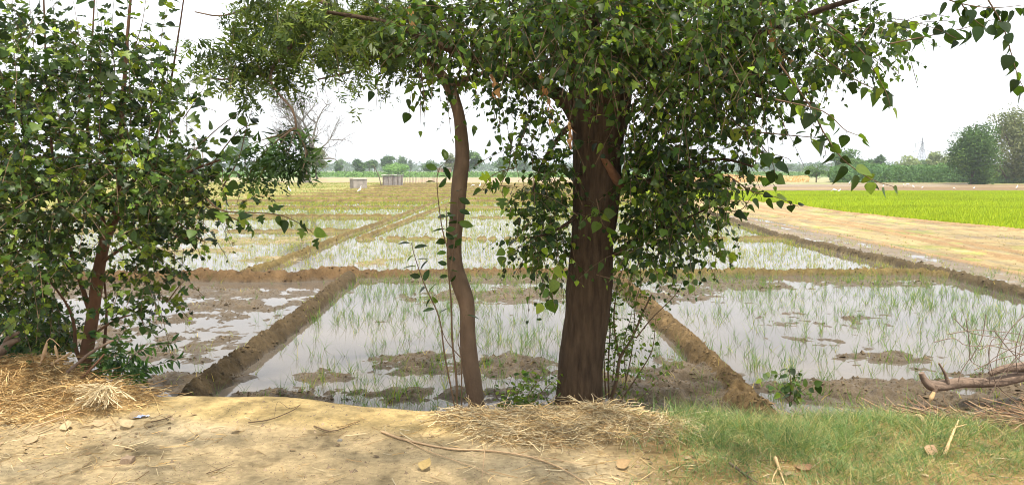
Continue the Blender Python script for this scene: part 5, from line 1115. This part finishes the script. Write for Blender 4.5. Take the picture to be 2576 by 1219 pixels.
# heap of dried stalks near the bare tree? poles instead
def pole(px, Y, top, label, arms=0, m=M_concrete, w=.14, group='utility poles'):
    x = (px - 1288) * pxm(Y); H = (425 - top) * pxm(Y) + CAMH + .5; t = thing('utility_pole', label, 'pole', (x, Y, -.5), group)
    B = Buf(); tube(B, [[x, Y, -.7, w], [x, Y, -.5 + H * .5, w * .8], [x, Y, -.5 + H, w * .6]], ns=8, step=3); B.build('shaft', m, t)
    for k in range(arms): B = Buf(); box(B, x - .8, x + .8, Y - w - .1, Y - w, H - .9 - k * .8, H - .8 - k * .8); B.build('crossarm', m, t, False)
pole(1108, 215, 413, 'thin pale pole above the brick hut', 0); pole(867, 330, 418, 'far thin pole right of the bare tree', 0); pole(1977, 330, 414, 'far concrete pole above the dry maize', 1); pole(1953, 345, 416, 'far concrete pole, leftmost over the dry maize', 1); pole(2012, 350, 415, 'far concrete pole, rightmost over the dry maize', 1); pole(2087, 160, 412, 'dark leaning pole beside the spreading tree', 0, M_fartrunk, .1)
# twin pole with platform behind the left tree
t = thing('transformer_pole', 'twin concrete pole with crossbars seen through the left tree', 'pole', (at_depth(500, 425, 150)[0], 150, -.55)); x = t.location.x
for dx in (-.7, .9): B = Buf(); tube(B, [[x + dx, 150, -.8, .16], [x + dx, 150, 8.0, .12]], ns=8, step=2); B.build('shaft', M_concrete, t)
for z in (3.2, 5.8, 7.4): B = Buf(); box(B, x - 1.2, x + 1.4, 149.75, 149.83, z, z + .14); B.build('crossarm', M_concrete, t, False)
# pylon
def pylon():
    Y = 560; m = pxm(Y); x = (2312 - 1288) * m; z0 = -.5; H = (425 - 347) * m + 2.2; t = thing('power_pylon', 'tall steel lattice power pylon far off on the right', 'pylon', (x, Y, z0))
    def hw(h): return (3.4 * (1 - h / (H * .72)) + .7) if h < H * .72 else max(.05, .7 * (1 - (h - H * .72) / (H * .28)))
    B = Buf(); lv = [0, .16, .3, .42, .52, .61, .69, .76, .83, .9, 1.0]; W = .09
    for sx in (-1, 1):
        for sy in (-1, 1): tube(B, [[x + sx * hw(l * H), Y + sy * hw(l * H), z0 + l * H, W] for l in lv], ns=4, step=30)
    B.build('legs', M_steel, t); B = Buf()
    for a, b in zip(lv[:-1], lv[1:]):
        A, C = hw(a * H), hw(b * H)
        for s in (-1, 1):
            for ax in (0, 1):
                f = (lambda u, h, hwv: [x + u, Y + s * hwv, z0 + h]) if ax == 0 else (lambda u, h, hwv: [x + s * hwv, Y + u, z0 + h])
                tube(B, [[*f(-A, a * H, A), W * .6], [*f(C, b * H, C), W * .6]], ns=4, step=30); tube(B, [[*f(A, a * H, A), W * .6], [*f(-C, b * H, C), W * .6]], ns=4, step=30); tube(B, [[*f(-C, b * H, C), W * .6], [*f(C, b * H, C), W * .6]], ns=4, step=30)
    B.build('bracing', M_steel, t)
    for (h, L, R_) in ((.83, 5.2, 1.2), (.60, 6.6, 6.6)):
        B = Buf()
        for s, ln in ((-1, L), (1, R_)):
            for sy in (-1, 1):
                tube(B, [[x, Y + sy * .6, z0 + h * H, W * .8], [x + s * ln, Y, z0 + h * H - .2, W * .8]], ns=4, step=30); tube(B, [[x, Y + sy * .5, z0 + h * H + 1.6, W * .8], [x + s * ln, Y, z0 + h * H - .2, W * .8]], ns=4, step=30)
        B.build('crossarm', M_steel, t)
        for s, ln in ((-1, L), (1, R_)):
            if ln > 2: B = Buf(); tube(B, [[x + s * ln, Y, z0 + h * H - .2, .16], [x + s * ln, Y, z0 + h * H - 3.2, .16]], ns=5, step=9); B.build('insulator', M_fartrunk, t)
    for (h, ln) in ((.83, -5.2), (.60, -6.6), (.60, 6.6)):
        B = Buf(); z = z0 + h * H - 3.2
        for s in (-1, 1): tube(B, [[x + ln + s * 330 * k / 8, Y + 60 * s * k / 8, z - 9 * (1 - (1 - k / 4) ** 2) if k <= 8 else z, .035] for k in range(9)], ns=4, step=60)
        B.build('cable', M_steel, t)
pylon()

def mass(name, label, cat, x0, x1, Y, dY, h0, pal, n, s, seed, slim=.45, stalk=False):
    """long low mass of foliage between picture columns x0..x1 at depth Y"""
    r = np.random.default_rng(seed); y = Y + r.uniform(0, 1, n) * dY; px = r.uniform(x0, x1, n); x = (px - 1288) * pxm(y)
    hh = h0 * (.72 + .42 * fbm(x * .13, y * .13, 3, seed) + .12 * fbm(x * .9, y * .9, 2, seed)); 
    top = 1 - r.random(n) ** 2.2; z = -.55 + hh * np.where(r.random(n) < .55, top, r.random(n))
    P = np.stack([x, y, z], -1); C = np.array(pal)[((fbm(x * .12, z * .6, 2, seed + 5) * 1.5 + 1.5).astype(int) + r.integers(0, 2, n)) % len(pal)] * r.uniform(.8, 1.2, (n, 1)); B = Buf()
    if stalk:
        a = r.uniform(0, 6.28, n); D = norm(np.stack([np.cos(a) * .35, np.sin(a) * .35, np.ones(n)], -1)); P[:, 2] = -.55 + r.random(n) * hh * .6
        ribbons(B, P, D, np.stack([np.cos(a), np.sin(a), -np.ones(n)], -1) * .35, hh * r.uniform(.3, .6, n), np.full(n, s), 3, C, True, np.tile([1., 0, 0], (n, 1)), r)
    else:
        ss = s * r.uniform(.5, 1.3, n); nn = norm(np.array([0, -.5, .5]) + .8 * r.normal(size=(n, 3))); u = norm(np.cross(nn, r.normal(size=(n, 3)))); v = np.cross(nn, u)
        V = np.stack([P - u * ss[:, None], P - v * ss[:, None] * slim, P + u * ss[:, None], P + v * ss[:, None] * slim], 1); B.add(V.reshape(-1, 3), np.arange(n * 4).reshape(-1, 4), np.repeat(C, 4, 0))
    return tag(B.build(name, M_farleaf, None, False), label, cat, kind='stuff')
mass('thicket', 'long green thicket behind the brown field on the right', 'thicket', 2085, 2900, 123, 14, 3.3, ((.06, .13, .045), (.08, .17, .055), (.11, .21, .065)), 48000, .24, 201)
mass('sugarcane', 'upright green cane leaves below the trees at the right edge', 'cane', 2462, 2900, 116, 8, 1.6, ((.10, .19, .06), (.15, .26, .07), (.07, .13, .05)), 9000, .10, 202, stalk=True)
mass('dry_maize', 'dry tan maize stalks beyond the brown field right of the thick tree', 'maize', 1650, 2032, 128, 18, 1.7, ((.55, .36, .2), (.66, .47, .28), (.42, .28, .15)), 12000, .11, 203, stalk=True)
mass('far_crops', 'low green crop strip beyond the orange earth', 'crops', -300, 1640, 200, 40, 1.6, ((.12, .22, .06), (.15, .27, .07), (.09, .17, .05)), 26000, .38, 204)
mass('far_crops', 'hazy green crop strip beyond the dry maize', 'crops', 1640, 2140, 210, 60, 1.6, ((.10, .18, .06), (.13, .22, .07)), 8000, .4, 205)
mass('far_wood', 'hazy blue green belt of woods along the horizon', 'woods', -1200, 3800, 620, 260, 9, ((.05, .10, .04), (.07, .13, .05), (.04, .08, .035)), 42000, 1.7, 206)

# ------------------------------------------------------------------ haze
B = Buf(); box(B, -7200, 7200, -60, 6800, -3, 32)
m, nt, o = new_mat('haze'); pv = N(nt, 'ShaderNodeVolumePrincipled'); pv.inputs['Color'].default_value = (.86, .92, 1.0, 1); pv.inputs['Density'].default_value = .0005; pv.inputs['Anisotropy'].default_value = .2
nt.links.new(pv.outputs[0], o.inputs['Volume']); h = B.build('haze', m, None, False); h['kind'] = 'stuff'
